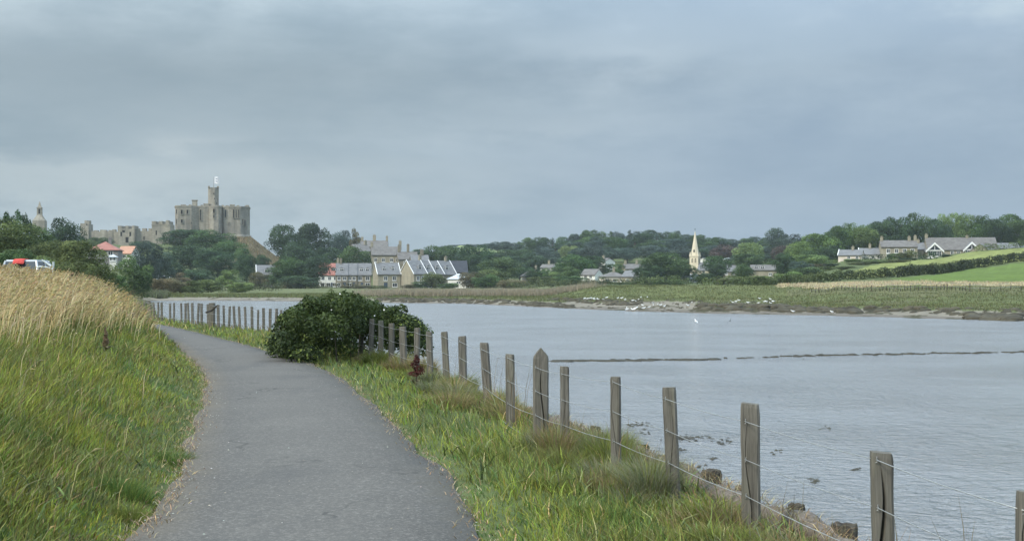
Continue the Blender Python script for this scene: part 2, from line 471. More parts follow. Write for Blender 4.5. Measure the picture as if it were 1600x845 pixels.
# the far side of the river and the hills: per column of the view, (depth, height); heights are easier to read off as rows
def rows(d, py): return (d, Z(py, d))
COLS = {
    -900: (228, [(60, .8), (150, 3), (300, 10), (500, 18), (900, 18), (1500, 10)]),
    0: (228, [(60, 1.05), (100, 1.6), (150, 3), (250, 6), (400, 11), (560, 19), (620, 23), (660, 23), (900, 17), (1500, 10)]),
    190: (228, [(62, -.1), (90, 0), (150, 0), (235, -.5), (330, 1), (450, 5), (560, 15), (620, 19), (660, 20), (900, 16), (1500, 10)]),
    245: (228, [(222, -2.4), (228, -1.8), (240, -1.0), (400, -.4), (480, 4), (570, 15), (620, 20), (660, 21), (900, 15), (1500, 10)]),
    330: (228, [(222, -2.4), (228, -1.8), (243, -1.1), (420, -.5), (500, 3), (570, 11), (612, 20), (625, 22.5), (665, 22.5), (800, 16), (1500, 10)]),
    392: (226, [(220, -2.4), (226, -1.8), (240, -1.1), (430, -.6), (500, 2), (560, 8), (612, 19), (626, 22.5), (650, 22), (800, 16), (1500, 12)]),
    432: (224, [(218, -2.4), (224, -1.8), (240, -1.1), (440, -.7), (500, 2), (560, 6), (640, 13), (700, 14), (900, 14), (1500, 14)]),
    540: (212, [(206, -2.4), (212, -1.8), (220, -1.25), (240, -1.0), (455, -.75), (485, -.4), (520, 4), (560, 8), (620, 11), (900, 14), (1500, 16)]),
    650: (203, [(197, -2.4), (203, -1.8), (210, -1.2), (230, -1.0), (455, -.75), (490, -.4), (530, 5), (600, 9), (800, 16), (1500, 30)]),
    720: (199, [(193, -2.4), (199, -1.8), (207, -1.2), (225, -1.0), (455, -.7), (520, 1), (620, 7), (760, 16), (900, 27), (1100, 32), (1500, 28)]),
    850: (170, [(164, -2.4), (170, -1.8), (180, -1.45), (184, -1.1), (215, -1.0), (400, -.2), (470, 1), (560, 4), (660, 9), (760, 15), (850, 20), (1500, 20)]),
    940: (152, [(146, -2.4), (152, -1.8), (175, -1.45), (179, -1.1), (196, -1.0), (216, .5), (226, .7), (236, .2), (400, .6), (480, 2), (580, 6), (680, 12), (780, 20), (850, 24), (1500, 24)]),
    1000: (145, [(139, -2.4), (145, -1.8), (170, -1.5), (188, -1.35), (192, -1.0), (200, -.9), (222, .75), (230, .8), (240, .2), (400, .6), (480, 2), (580, 6), (680, 13), (780, 21), (850, 25), (1500, 25)]),
    1080: (139, [(133, -2.4), (139, -1.8), (160, -1.5), (180, -1.35), (184, -1.0), (194, -.8), (212, .8), (222, .85), (232, .3), (400, .6), (480, 2), (580, 6), (680, 13), (780, 21), (850, 25), (1500, 25)]),
    1096: (138, [(132, -2.4), (138, -1.8), (144, -1.6), (145.6, -1.12), (162, -1.1), (166, -1.4), (178, -1.32), (182, -1.0), (192, -.8), (211, .85), (220, .9), (232, .3), (400, .6), (480, 2), (580, 6), (680, 13), (780, 21), (850, 24), (1500, 24)]),
    1200: (133, [(127, -2.4), (133, -1.8), (140, -1.58), (141.6, -1.14), (158, -1.12), (163, -1.36), (174, -1.28), (177, -1.0), (186, -.8), (205, .85), (214, .95), (224, .6), (330, .6), (430, 1.5), (500, 4), (600, 9), (700, 15), (850, 18), (1500, 18)]),
    1330: (125, [(119, -2.4), (125, -1.8), (136, -1.4), (138, -1.15), (152, -1.1), (168, -.5), (186, .7), (200, 1.25), (212, 1.35), rows(270, 433), rows(340, 421), rows(400, 409), rows(430, 403), rows(480, 401), (600, 13), (1500, 13)]),
    1450: (118, [(112, -2.4), (118, -1.8), (128, -1.4), (130, -1.15), (145, -1.05), (160, -.4), (178, .75), (192, 1.2), (206, 1.5), rows(280, 427.5), rows(330, 417), rows(380, 407), (415, 8.6), rows(440, 401), rows(480, 400), (600, 12.5), (1500, 13)]),
    1530: (114, [(108, -2.4), (114, -1.8), (122, -1.45), (124, -1.2), (140, -1.05), (156, -.3), (174, .75), (188, 1.2), (200, 1.6), rows(280, 424), rows(320, 412.5), rows(360, 401), rows(395, 392), rows(420, 391), (480, 12.2), (600, 12.5), (1500, 13)]),
    1620: (108, [(102, -2.4), (108, -1.8), (117, -1.4), (119, -1.2), (136, -1.05), (152, -.2), (170, .78), (180, 1.15), (190, 1.5), rows(270, 420), rows(310, 406), rows(350, 394), rows(385, 385), (420, 12.4), (480, 12.6), (600, 12.8), (1500, 13)]),
    2500: (90, [(84, -2.4), (90, -1.8), (98, -1.4), (115, -1.0), (140, 0), (180, 1.2), (260, 4), (330, 8), (400, 12.4), (600, 13), (1500, 13)]),
}
_ck = sorted(COLS)
_U = np.concatenate([np.linspace(0.2, 0.9, 30), np.linspace(0.905, 1.8, 400), np.linspace(1.81, 4.5, 300), np.linspace(4.55, 16, 120)])
_wl = np.array([COLS[k][0] for k in _ck], float)
_tab = np.array([np.interp(_U * COLS[k][0], [p[0] for p in COLS[k][1]], [p[1] for p in COLS[k][1]]) for k in _ck])

def polar(x, y):
    """view column (in pixels of the table) and depth of a ground point"""
    az = np.arctan2(x, y)
    azc = np.clip(az, -1.05, 0.72)
    return 800 + F * np.tan(azc), np.hypot(x, y) * np.cos(azc)

def far_height(x, y):
    px, d = polar(x, y)
    px = np.clip(px, _ck[0], _ck[-1])
    wl = np.interp(px, _ck, _wl) * (1 + 0.030 * (fbm(px / 34.0, px * 0 + 3.3, 5, 3) - 0.5) * sstep(px, 500, 640))
    u = d / wl
    j = np.clip(np.searchsorted(_ck, px, 'right') - 1, 0, len(_ck) - 2)
    ck = np.array(_ck, float)
    f = (px - ck[j]) / (ck[j + 1] - ck[j])
    ui = np.clip(np.searchsorted(_U, u, 'right') - 1, 0, len(_U) - 2)
    uf = np.clip((u - _U[ui]) / (_U[ui + 1] - _U[ui]), 0, 1)
    za = _tab[j, ui] * (1 - uf) + _tab[j, ui + 1] * uf
    zb = _tab[j + 1, ui] * (1 - uf) + _tab[j + 1, ui + 1] * uf
    z = za * (1 - f) + zb * f
    # eroded, lumpy marsh and mud
    lump = fbm(x / 2.2, y / 3.5, 21, 4) - 0.5
    z = z + np.where(d > 95, lump * np.where(z < -0.6, 0.42, 0.6) * sstep(z, -1.95, -1.5), 0)
    z = z + np.where((d > 450) & (z > 1), (fbm(x / 40, y / 40, 33, 3) - 0.5) * 3.0, 0)
    return z

def near_height(x, y):
    s_ = path_side(x, y); t = s_ - left_half(y)
    e = bank_edge(y)
    over = x - e                                  # > 0 over the river
    bankz = (1.24 + 0.22 * sstep(y, 14, 30)) * (1 - np.exp(-np.clip(t - 0.05, 0, None) * (0.32 + 0.26 * sstep(y, 22, 40)))) + 0.02 * np.clip(t - 5, 0, 12)
    bankz = bankz + (fbm(x / 2.5, y / 2.5, 3, 3) - 0.5) * 0.22 * sstep(t, 0.3, 2.0)
    verge = -0.02 - 0.10 * sstep(-(s_ + 1.1), 0.2, 1.6) + (fbm(x / 0.9, y / 0.9, 8, 3) - 0.5) * 0.10 * sstep(-(s_ + 1.1), 0.1, 0.5)
    verge = verge + 1.25 * sstep(-x - 0.18 * (y - 58), 18.6, 22.5) * sstep(-(s_ + 1.1), 0.6, 3.0)
    z = np.where(t > -0.4, bankz - 0.02, verge)
    z = z - sstep(over, -0.12, 0.75) * 2.6
    return z, over

def ground_height(x, y):
    x = np.atleast_1d(np.asarray(x, float)); y = np.atleast_1d(np.asarray(y, float))
    fz = far_height(x, y)
    nz, over = near_height(x, y)
    dist = np.hypot(x, y)
    k = sstep(dist, 62, 80)
    land = nz * (1 - k) + np.maximum(fz, np.where(over > 0, -9, -0.05)) * k
    z = np.where(dist < 62, nz, land)
    z = np.where((over > 0.8) & (dist < 90), -2.6, z)
    return z
def H(x, y): return float(ground_height(x, y)[0])

def poly_mask(px, d, poly):
    """inside a polygon given as (column, depth)"""
    inside = np.zeros(px.shape, bool); n = len(poly)
    for i in range(n):
        (x0, y0), (x1, y1) = poly[i], poly[(i + 1) % n]
        c = ((y0 > d) != (y1 > d)) & (px < (x1 - x0) * (d - y0) / (y1 - y0 + 1e-12) + x0)
        inside ^= c
    return inside

def ground_color(x, y, z, steep):
    px, d = polar(x, y)
    n = fbm(x / 6, y / 9, 41, 4)[:, None]; n2 = fbm(x / 1.3, y / 2.0, 42, 4)[:, None]
    c = np.tile(np.array([[0.085, 0.105, 0.038]]), (len(x), 1)) * (0.7 + 0.6 * n)
    far = d > 95
    marsh = np.array([[0.108, 0.122, 0.048]]) * (0.75 + 0.5 * n2)
    olive = np.array([[0.120, 0.120, 0.056]]) * (0.7 + 0.6 * n2)
    bankc = np.where(n > 0.52, olive, marsh)
    sel = far & (d < 235) & (z > -1.3); c[sel] = bankc[sel]
    emb = far & (px > 900) & (px < 1230) & (z > -0.85) & (d < 235)
    c[emb] = (np.array([[0.108, 0.120, 0.045]]) * (0.7 + 0.6 * n2))[emb]
    left = far & (px < 880) & (d > 225) & (d < 470)
    c[left] = (np.array([[0.118, 0.130, 0.056]]) * (0.6 + 0.8 * n2))[left]
    mud = np.array([[0.215, 0.190, 0.150]]) * (0.72 + 0.5 * n2)
    sel = far & (z <= -1.26) & (d < 240); c[sel] = mud[sel]
    wet = np.array([[0.150, 0.130, 0.108]]) * (0.8 + 0.4 * n2)
    sel = far & (z <= -1.66) & (d < 240); c[sel] = wet[sel]
    cliff = far & (steep > 0.13) & (z < -0.95) & (z > -1.62) & (d < 240)
    c[cliff] = (np.array([[0.050, 0.045, 0.027]]) * (0.6 + 0.8 * n2))[cliff]
    weed = far & (z < -1.2) & (d < 240) & (n2[:, 0] > 0.58) & (n[:, 0] > 0.46)
    c[weed] = (np.array([[0.055, 0.05, 0.028]]) * (0.6 + 0.8 * n2))[weed]
    tan = poly_mask(px, d, [(1215, 203), (1290, 191), (1400, 187), (1640, 177), (2500, 170), (2500, 188), (1640, 187), (1400, 212), (1290, 222), (1200, 226)])
    c[tan] = (np.array([[0.40, 0.325, 0.19]]) * (0.85 + 0.3 * n2))[tan]
    low = poly_mask(px, d, [(1430, 207), (1650, 188), (2500, 185), (2500, 300), (1650, 306), (1517, 296), (1476, 272), (1391, 240)])
    rows_up = 1 - 0.16 * (np.abs(np.sin(x / 5.0 + d / 60)) > 0.975)[:, None] - 0.08 * (np.sin(x / 1.1 + d / 50) > 0.4)[:, None]
    c[low] = rows_up[low] * (np.array([[0.108, 0.155, 0.032]]) * (0.7 + 0.4 * n + 0.2 * n2))[low]
    up = poly_mask(px, d, [(1325, 262), (1391, 268), (1476, 286), (1517, 306), (1650, 318), (2500, 310), (2500, 400), (1600, 388), (1540, 398), (1480, 408), (1400, 396), (1345, 345), (1325, 300)])
    c[up] = rows_up[up] * (np.array([[0.200, 0.218, 0.066]]) * (0.6 + 0.55 * n + 0.25 * n2))[up]
    motte = (px > 330) & (px < 445) & (d > 540) & (d < 640) & (z > 3)
    c[motte] = (np.array([[0.20, 0.165, 0.10]]) * (0.75 + 0.5 * n))[motte]
    farf = (px > 690) & (px < 800) & (d > 780)
    c[farf] = (np.array([[0.25, 0.30, 0.13]]) * (0.9 + 0.2 * n))[farf]
    return c

# ---- the ground: one sheet, polar grid, fine where it is seen close or at a grazing angle
_az = np.concatenate([np.linspace(-math.pi, -0.62, 40)[:-1], np.linspace(-0.62, -0.46, 24)[:-1], np.linspace(-0.46, 0.46, 640)[:-1], np.linspace(0.46, 0.62, 24)[:-1], np.linspace(0.62, math.pi, 40)[:-1]])
def _geo(a, b, n): return np.exp(np.linspace(math.log(a), math.log(b), n))
_d = np.concatenate([_geo(0.6, 5, 16)[:-1], _geo(5, 66, 110)[:-1], _geo(66, 104, 14)[:-1], _geo(104, 250, 120)[:-1], _geo(250, 1550, 80)])
A, D = np.meshgrid(_az, _d)
gx, gy = (D * np.sin(A)).ravel(), (D * np.cos(A)).ravel()
gz = ground_height(gx, gy)
na, nd = len(_az), len(_d)
dz = np.zeros((nd, na)); G = gz.reshape(nd, na)
dz[:-1] = np.abs(G[1:] - G[:-1]) / (D[1:] - D[:-1])
dz[1:] = np.maximum(dz[1:], dz[:-1] * 0.999)
gcol = ground_color(gx, gy, gz, dz.ravel())
i, j = np.meshgrid(np.arange(nd - 1), np.arange(na), indexing='ij')
k = (j + 1) % na
quads = np.stack([i * na + j, i * na + k, (i + 1) * na + k, (i + 1) * na + j], -1).reshape(-1, 4)
centre = len(gx)
V = np.column_stack([gx, gy, gz]); V = np.vstack([V, [[0, 0, H(0.0, 0.1)]]]); gcol = np.vstack([gcol, gcol[:1]])
tris = np.array([(centre, (q + 1) % na, q) for q in range(na)])
m, t = mat('ground')
at = t.n('ShaderNodeAttribute', attribute_name='col').outputs['Color']
g = t.n('ShaderNodeTexCoord').outputs['Object']
n_a = t.noise(g, 0.9, 6, 0.65); n_b = t.noise(g, 7.0, 5, 0.6)
c = t.mix(t.math('MULTIPLY', t.maprange(n_a, 0.35, 0.7), 0.5), at, t.mix(1.0, at, (0.45, 0.46, 0.42), 'MULTIPLY'))
c = t.mix(t.math('MULTIPLY', t.maprange(n_b, 0.4, 0.7), 0.4), c, t.mix(1.0, at, (1.5, 1.45, 1.35), 'MULTIPLY'))
finish(t, c, 0.9, t.bump(t.math('ADD', n_a, t.math('MULTIPLY', n_b, 0.4)), 0.6, 0.3), 0.15)
ground = link('ground', mesh_np('ground', V, quads, tris, gcol, None, True), m)
tag(ground, 'grassy near bank, muddy far shore and low hills beyond the river', None, None, 'structure')

# ---- the river
m, t = mat('river_water')
g = t.n('ShaderNodeTexCoord').outputs['Object']
r1 = t.noise(t.mapping(g, (1.5, 1.7, 1), (0, 0, R(8))), 1.0, 5, 0.62, 0.3)
r2 = t.noise(t.mapping(g, (4.2, 4.8, 1), (0, 0, R(-6))), 1.0, 4, 0.6, 0.2)
r3 = t.noise(t.mapping(g, (0.10, 0.14, 1), (0, 0, R(20))), 1.0, 4, 0.55)
gust = t.maprange(r3, 0.36, 0.66, 0.65, 1.25, True)
hgt = t.math('MULTIPLY', t.math('ADD', r1, t.math('MULTIPLY', r2, 0.75)), gust)
p, out = finish(t, (0.235, 0.238, 0.243), 0.15, t.bump(hgt, 1.0, 0.34), 0.5)
p.inputs['IOR'].default_value = 1.5
rv = MB().add([(-1500, -400, 0), (1500, -400, 0), (1500, 1400, 0), (-1500, 1400, 0)], [(0, 1, 2, 3)])
river = rv.build('river', m, None, (0, 0, WATER_Z))
tag(river, 'wide grey blue tidal river with small wind ripples', None, None, 'structure')

# ---- the path
pc = smooth_poly(_p[1:], 3)
seg = np.concatenate([[0], np.cumsum(np.hypot(*np.diff(pc, axis=0).T))])
ss = np.arange(0, seg[-1], 0.3)
pcx, pcy = np.interp(ss, seg, pc[:, 0]), np.interp(ss, seg, pc[:, 1])
tx, ty = np.gradient(pcx), np.gradient(pcy); L = np.hypot(tx, ty); nx, ny = -ty / L, tx / L
prof = [-1.0, -0.97, -0.6, -0.2, 0.2, 0.6, 0.97, 1.0]
V = []
for q, f in enumerate(prof):
    wob = (fbm(ss * 1.4, ss * 0 + (1 if f > 0 else 9), 61, 4) - 0.5) * 0.22 * (abs(f) > 0.9)
    zz = 0.028 + 0.025 * (1 - f * f) + 0.018 * (fbm(ss * 0.35, ss * 0 + 2, 62, 2) - 0.5)
    if abs(f) == 1.0: zz = zz * 0 - 0.06
    hw = -PATH_W / 2 + (f + 1) / 2 * (PATH_W / 2 + left_half(pcy)) + np.sign(f) * wob
    V.append(np.column_stack([pcx + nx * hw, pcy + ny * hw, zz]))
V = np.array(V); npf, nss = len(prof), len(ss)
edge_v = np.repeat(np.array([1, .9, .25, 0, 0, .2, .9, 1.0]), nss)
i, j = np.meshgrid(np.arange(npf - 1), np.arange(nss - 1), indexing='ij')
quads = np.stack([i * nss + j, i * nss + j + 1, (i + 1) * nss + j + 1, (i + 1) * nss + j], -1).reshape(-1, 4)
m, t = mat('worn_asphalt')
g = t.n('ShaderNodeTexCoord').outputs['Object']
big = t.noise(g, 0.7, 5, 0.6); mid = t.noise(g, 5.0, 5, 0.65); fine = t.noise(g, 75.0, 3, 0.7); agg = t.noise(g, 34.0, 4, 0.75)
vor = t.n('ShaderNodeTexVoronoi'); t.put(vor.inputs['Vector'], g); vor.inputs['Scale'].default_value = 70
spk = t.maprange(vor.outputs['Distance'], 0.16, 0.10)
sel = t.math('GREATER_THAN', t.noise(g, 23.0, 2), 0.60)
c = t.mix(t.maprange(big, 0.35, 0.68), (0.088, 0.079, 0.070), (0.122, 0.110, 0.097))
c = t.mix(t.maprange(mid, 0.45, 0.72, 0, 0.45), c, (0.066, 0.062, 0.059))
c = t.mix(t.maprange(fine, 0.42, 0.66, 0, 0.7), c, (0.185, 0.168, 0.146))
c = t.mix(t.maprange(agg, 0.42, 0.62, 0.55, 0), c, (0.050, 0.048, 0.046))
c = t.mix(t.maprange(agg, 0.56, 0.68, 0, 0.5), c, (0.24, 0.225, 0.205))
c = t.mix(t.math('MULTIPLY', t.math('MULTIPLY', spk, sel), 0.7), c, (0.33, 0.32, 0.29))
edg = t.n('ShaderNodeAttribute', attribute_name='rnd').outputs['Fac']
dirt = t.math('MULTIPLY', t.maprange(t.math('ADD', edg, t.math('MULTIPLY', mid, 0.9)), 0.75, 1.5, 0, 0.75), t.maprange(big, 0.25, 0.6))
c = t.mix(dirt, c, (0.125, 0.105, 0.075))
wear = t.maprange(edg, 0.0, 0.3, 0.16, 0)
c = t.mix(wear, c, (0.19, 0.175, 0.155))
vc = t.n('ShaderNodeTexVoronoi', feature='DISTANCE_TO_EDGE')
warp = t.n('ShaderNodeVectorMath', operation='ADD'); t.put(warp.inputs[0], g)
wv_ = t.n('ShaderNodeTexNoise'); t.put(wv_.inputs['Vector'], g); wv_.inputs['Scale'].default_value = 2.2; wv_.inputs['Detail'].default_value = 5
ws_ = t.n('ShaderNodeVectorMath', operation='SCALE'); t.put(ws_.inputs[0], wv_.outputs['Color']); ws_.inputs['Scale'].default_value = 0.9
t.put(warp.inputs[1], ws_.outputs[0]); t.put(vc.inputs['Vector'], warp.outputs[0]); vc.inputs['Scale'].default_value = 0.42
crack = t.math('MULTIPLY', t.maprange(vc.outputs['Distance'], 0.012, 0.003), t.maprange(t.noise(g, 0.45, 3), 0.50, 0.60))
c = t.mix(t.math('MULTIPLY', crack, 0.6), c, (0.035, 0.033, 0.030))
damp = t.maprange(t.noise(t.mapping(g, (0.9, 0.35, 1)), 1.0, 4, 0.6), 0.55, 0.7, 0, 0.35)
c = t.mix(damp, c, (0.062, 0.06, 0.06))
finish(t, c, 0.85, t.bump(t.math('ADD', fine, t.math('MULTIPLY', mid, 0.6)), 0.5, 0.006), 0.25)
path = link('path', mesh_np('path', V.reshape(-1, 3), quads, None, None, None, True, edge_v), m)
tag(path, 'worn grey asphalt footpath curving away along the bank', None, None, 'structure')

# ================================================================ GRASS (stuff)
def blades(name, pos, h, wd, lean, bend, col, label, smooth=False, material=None):
    n = len(pos)
    phi = RNG.uniform(0, 2 * np.pi, n)
    s = np.column_stack([np.cos(phi), np.sin(phi), np.zeros(n)]) * (wd / 2)[:, None]
    l = np.column_stack([np.cos(lean), np.sin(lean), np.zeros(n)])
    up = np.array([[0, 0, 1.0]])
    def at(tt):
        return pos + up * (h * (tt - 0.30 * bend * tt * tt))[:, None] + l * (h * bend * tt * tt)[:, None]
    a, b, c = at(0.0), at(0.55), at(1.0)
    V = np.stack([a - s, a + s, b - s * 0.8, b + s * 0.8, c], 1).reshape(-1, 3)
    k = np.arange(n)[:, None] * 5
    quads = k + np.array([[0, 1, 3, 2]]); tris = k + np.array([[2, 3, 4]])
    me = mesh_np(name, V, quads, tris, np.repeat(col, 5, 0), material or BLADE)
    o = link(name, me)
    return tag(o, label, 'grass', None, 'stuff')

def jitter(base, n, s=0.25):
    b = np.asarray(base, float)
    if b.ndim == 1: b = np.tile(b, (n, 1))
    v = RNG.normal(1, s, (n, 1)); w = RNG.normal(1, s * 0.3, (n, 3))
    return np.clip(b * np.clip(v, 0.35, 1.9) * w, 0.004, 0.9)

GREEN = np.array([0.160, 0.183, 0.040]); LUSH = np.array([0.208, 0.232, 0.038]); DARKG = np.array([0.060, 0.105, 0.024])
STRAW = np.array([0.45, 0.35, 0.18]); OLIVE = np.array([0.175, 0.175, 0.065]); BROWN = np.array([0.20, 0.145, 0.075]); GREY = np.array([0.21, 0.215, 0.13])

def scatter_polar(n, d0, d1, t0, t1):
    d = np.exp(RNG.uniform(math.log(d0), math.log(d1), n)); tt = RNG.uniform(t0, t1, n)
    return d * tt, d

# left bank: green below, tall golden seeded grass on top
x, y = scatter_polar(330000, 3.2, 66, -0.60, -0.02)
tt = path_side(x, y) - left_half(y)
ragged = (fbm(x * 1.1, y * 1.1, 71, 3) - 0.5) * 0.36
ok = (tt > ragged - 0.02) & (tt < 16)
x, y, tt = x[ok], y[ok], tt[ok]
z = ground_height(x, y); d = np.hypot(x, y)
patch = fbm(x / 1.6, y / 1.6, 72, 4); patch2 = fbm(x / 0.5, y / 0.5, 73, 3)
gold = sstep(z + 0.75 * (patch - 0.5) + 0.024 * (y - 17), 0.64, 1.0)
n = len(x)
c = np.where((patch > 0.5)[:, None], LUSH, GREEN)
c = np.where((patch2 < 0.36)[:, None], DARKG * 1.25, c)
c = np.where(((patch2 > 0.62) & (RNG.random(n) < 0.5))[:, None], OLIVE, c)
isg = RNG.random(n) < gold * 0.74 + 0.05
c = np.where(isg[:, None], STRAW, c)
c = np.where((isg & (RNG.random(n) < 0.25))[:, None], BROWN, c)
hh = (0.08 + 0.15 * sstep(tt, 0.0, 1.5) + 0.34 * gold + 0.22 * sstep(y, 28, 40)) * RNG.uniform(0.55, 1.25, n) * (0.7 + 0.6 * patch2)
hh = np.where(y > 30, hh * 1.0, hh)
wd = np.maximum(0.0085, d * 0.00055) * RNG.uniform(0.6, 1.3, n)
lean = RNG.normal(0.15, 1.3, n); bend = RNG.uniform(0.15, 0.95, n)
pos = np.column_stack([x, y, z - 0.03])
GR_LEFT = blades('bank_grass', pos, hh, wd, lean, bend, jitter(c, n, 0.42), 'long rough grass, green by the path and golden on top of the bank')

# seed heads on thin stalks above the golden part
x, y = scatter_polar(75000, 3.5, 62, -0.58, -0.05)
tt = path_side(x, y) - left_half(y)
z = ground_height(x, y)
gold = sstep(z + 0.7 * (fbm(x / 1.6, y / 1.6, 72, 4) - 0.5) + 0.024 * (y - 17), 0.60, 0.98)
ok = (tt > 0.12) & (tt < 12) & (RNG.random(len(x)) < gold * 0.95 + 0.004)
x, y, z = x[ok], y[ok], z[ok]; n = len(x); d = np.hypot(x, y)
h = RNG.uniform(0.36, 1.02, n) * (0.50 + 0.50 * sstep(z, 0.3, 0.9)); ln = RNG.normal(0.05, 0.7, n); bd = RNG.uniform(0.25, 0.75, n)
l = np.column_stack([np.cos(ln), np.sin(ln), np.zeros(n)]); up = np.array([[0, 0, 1.0]])
p0 = np.column_stack([x, y, z])
wv = np.column_stack([np.ones(n), RNG.normal(0, .4, n), np.zeros(n)]) * (np.maximum(0.0020, d * 0.00020))[:, None]
def at(q): return p0 + up * (h * (q - 0.34 * bd * q ** 3))[:, None] + l * (h * bd * 0.8 * q ** 2.4)[:, None]
p1, p2 = at(0.6), at(0.86)
hd = at(1.0) - p2; hd = hd / np.linalg.norm(hd, axis=1, keepdims=True)
hl = RNG.uniform(0.05, 0.13, n)[:, None]; hw = (np.maximum(0.006, d * 0.00045) * RNG.uniform(0.7, 1.3, n))[:, None]
sd_ = np.cross(hd, np.column_stack([np.zeros(n), np.ones(n), np.zeros(n)])); sd_ /= np.linalg.norm(sd_, axis=1, keepdims=True)
sd2 = np.cross(hd, sd_)
m1, tip = p2 + hd * hl * 0.45, p2 + hd * hl - up * hl * 0.25
V = np.stack([p0 - wv, p0 + wv, p1 - wv * .8, p1 + wv * .8, p2 - wv * .6, p2 + wv * .6, p2, m1 - sd_ * hw, m1 + sd_ * hw, tip, m1 - sd2 * hw, m1 + sd2 * hw], 1).reshape(-1, 3)
kk = np.arange(n)[:, None] * 12
quads = np.vstack([kk + np.array([[0, 1, 3, 2]]), kk + np.array([[2, 3, 5, 4]]), kk + np.array([[6, 7, 9, 8]]), kk + np.array([[6, 10, 9, 11]])])
c = jitter(np.where((RNG.random(n) < 0.3)[:, None], np.array([0.57, 0.465, 0.28]), np.array([0.50, 0.385, 0.19])), n, 0.2)
o = link('seed_heads', mesh_np('seed_heads', V, quads, None, np.repeat(c, 12, 0), BLADE))
tag(o, 'pale golden seed heads nodding over the long bank grass', 'grass', None, 'stuff')

# right verge: short bright grass by the path, rank grey and brown tufts towards the fence
x, y = scatter_polar(260000, 3.0, 64, -0.42, 0.62)
tt = -path_side(x, y) - PATH_W / 2
e = bank_edge(y) - x
ragged = (fbm(x * 1.6, y * 1.6, 81, 3) - 0.5) * 0.34
ok = (tt > ragged + 0.0) & (e > np.where(y < 15, 0.06, -0.22)) & (tt < 14)
x, y, tt, e = x[ok], y[ok], tt[ok], e[ok]
z = ground_height(x, y); d = np.hypot(x, y); n = len(x)
patch = fbm(x / 0.8, y / 0.8, 82, 4); patch2 = fbm(x / 0.28, y / 0.28, 83, 3)
rank = sstep(e + 0.75 * (patch - 0.5), 0.95, 0.30)
c = np.where((patch > 0.50)[:, None], LUSH, GREEN)
c = np.where((patch2 < 0.36)[:, None], DARKG * 1.3, c)
r = RNG.random(n)
c = np.where(((r < rank * 0.42))[:, None], BROWN, c)
c = np.where(((r > 1 - rank * 0.25))[:, None], GREY, c)
c = np.where((RNG.random(n) < 0.05)[:, None], STRAW, c)
hh = (0.06 + 0.09 * sstep(tt, 0, 0.6) + 0.15 * rank * (0.35 + 0.65 * sstep(y, 10.5, 13)) + 0.10 * sstep(patch2, 0.5, 0.7)) * (0.45 + 0.55 * sstep(e, 0.15, 0.6)) * RNG.uniform(0.5, 1.3, n)
wd = np.maximum(0.0075, d * 0.00052) * RNG.uniform(0.6, 1.3, n)
blades('verge_grass', np.column_stack([x, y, z - 0.02]), hh, wd, RNG.normal(2.6, 1.5, n), RNG.uniform(0.2, 1.1, n), jitter(c, n, 0.38),
       'short green verge grass turning brown and rank along the fence')

# tussocks: (x, y, radius, height, colour, count)
tus = [(1.10, 10.2, 0.20, 0.46, GREY * 1.15, 1900), (0.78, 10.9, 0.22, 0.30, GREY, 1100), (0.3, 10.2, 0.24, 0.16, GREEN, 800), (-0.25, 12.0, 0.26, 0.17, GREEN, 700), (0.6, 9.1, 0.3, 0.16, GREEN, 900),
       (-2.80, 9.2, 0.20, 0.20, DARKG * 1.5, 900), (-3.0, 11.4, 0.16, 0.18, DARKG * 1.6, 500), (-2.55, 8.6, 0.14, 0.15, GREEN, 500)]
for q in range(64):
    y_ = float(np.exp(RNG.uniform(math.log(7.6), math.log(31)))); off_ = RNG.uniform(0.15, 0.95); r_ = RNG.uniform(0.10, 0.26) * (1 + .02 * y_)
    if y_ < 11 and off_ < 0.45: off_ += 0.3
    h_ = RNG.uniform(0.13, 0.42) * (0.6 if y_ < 11 else 1.0)
    tus.append((float(bank_edge(y_)) - off_ - 0.1, y_, r_, h_, [BROWN * 1.2, STRAW * .7, GREY * 1.1, OLIVE, GREEN, STRAW * .85][int(RNG.integers(0, 6))], int(420 + 5200 * r_ * r_ * 12 / (1 + .05 * y_) * .25)))
P_, H_, C_, Ln, Bd = [], [], [], [], []
for (tx_, ty_, rr, th, tcl, cnt) in tus:
    a = RNG.uniform(0, 2 * np.pi, cnt); q = np.sqrt(RNG.random(cnt)) * rr
    px_, py_ = tx_ + np.cos(a) * q, ty_ + np.sin(a) * q
    P_.append(np.column_stack([px_, py_, ground_height(px_, py_) - 0.02])); H_.append(th * RNG.uniform(0.6, 1.3, cnt) * (1.1 - 0.5 * q / rr))
    C_.append(jitter(np.where((RNG.random(cnt) < 0.3)[:, None], GREEN, tcl), cnt, 0.25)); Ln.append(a + RNG.normal(0, .5, cnt)); Bd.append(RNG.uniform(0.15, 0.9, cnt))
P_ = np.vstack(P_)
blades('tussock_grass', P_, np.concatenate(H_), np.maximum(0.0042, P_[:, 1] * 0.00036) * RNG.uniform(.6, 1.2, len(P_)), np.concatenate(Ln), np.concatenate(Bd), np.vstack(C_),
       'rank tussocks along the foot of the fence and the path edges')

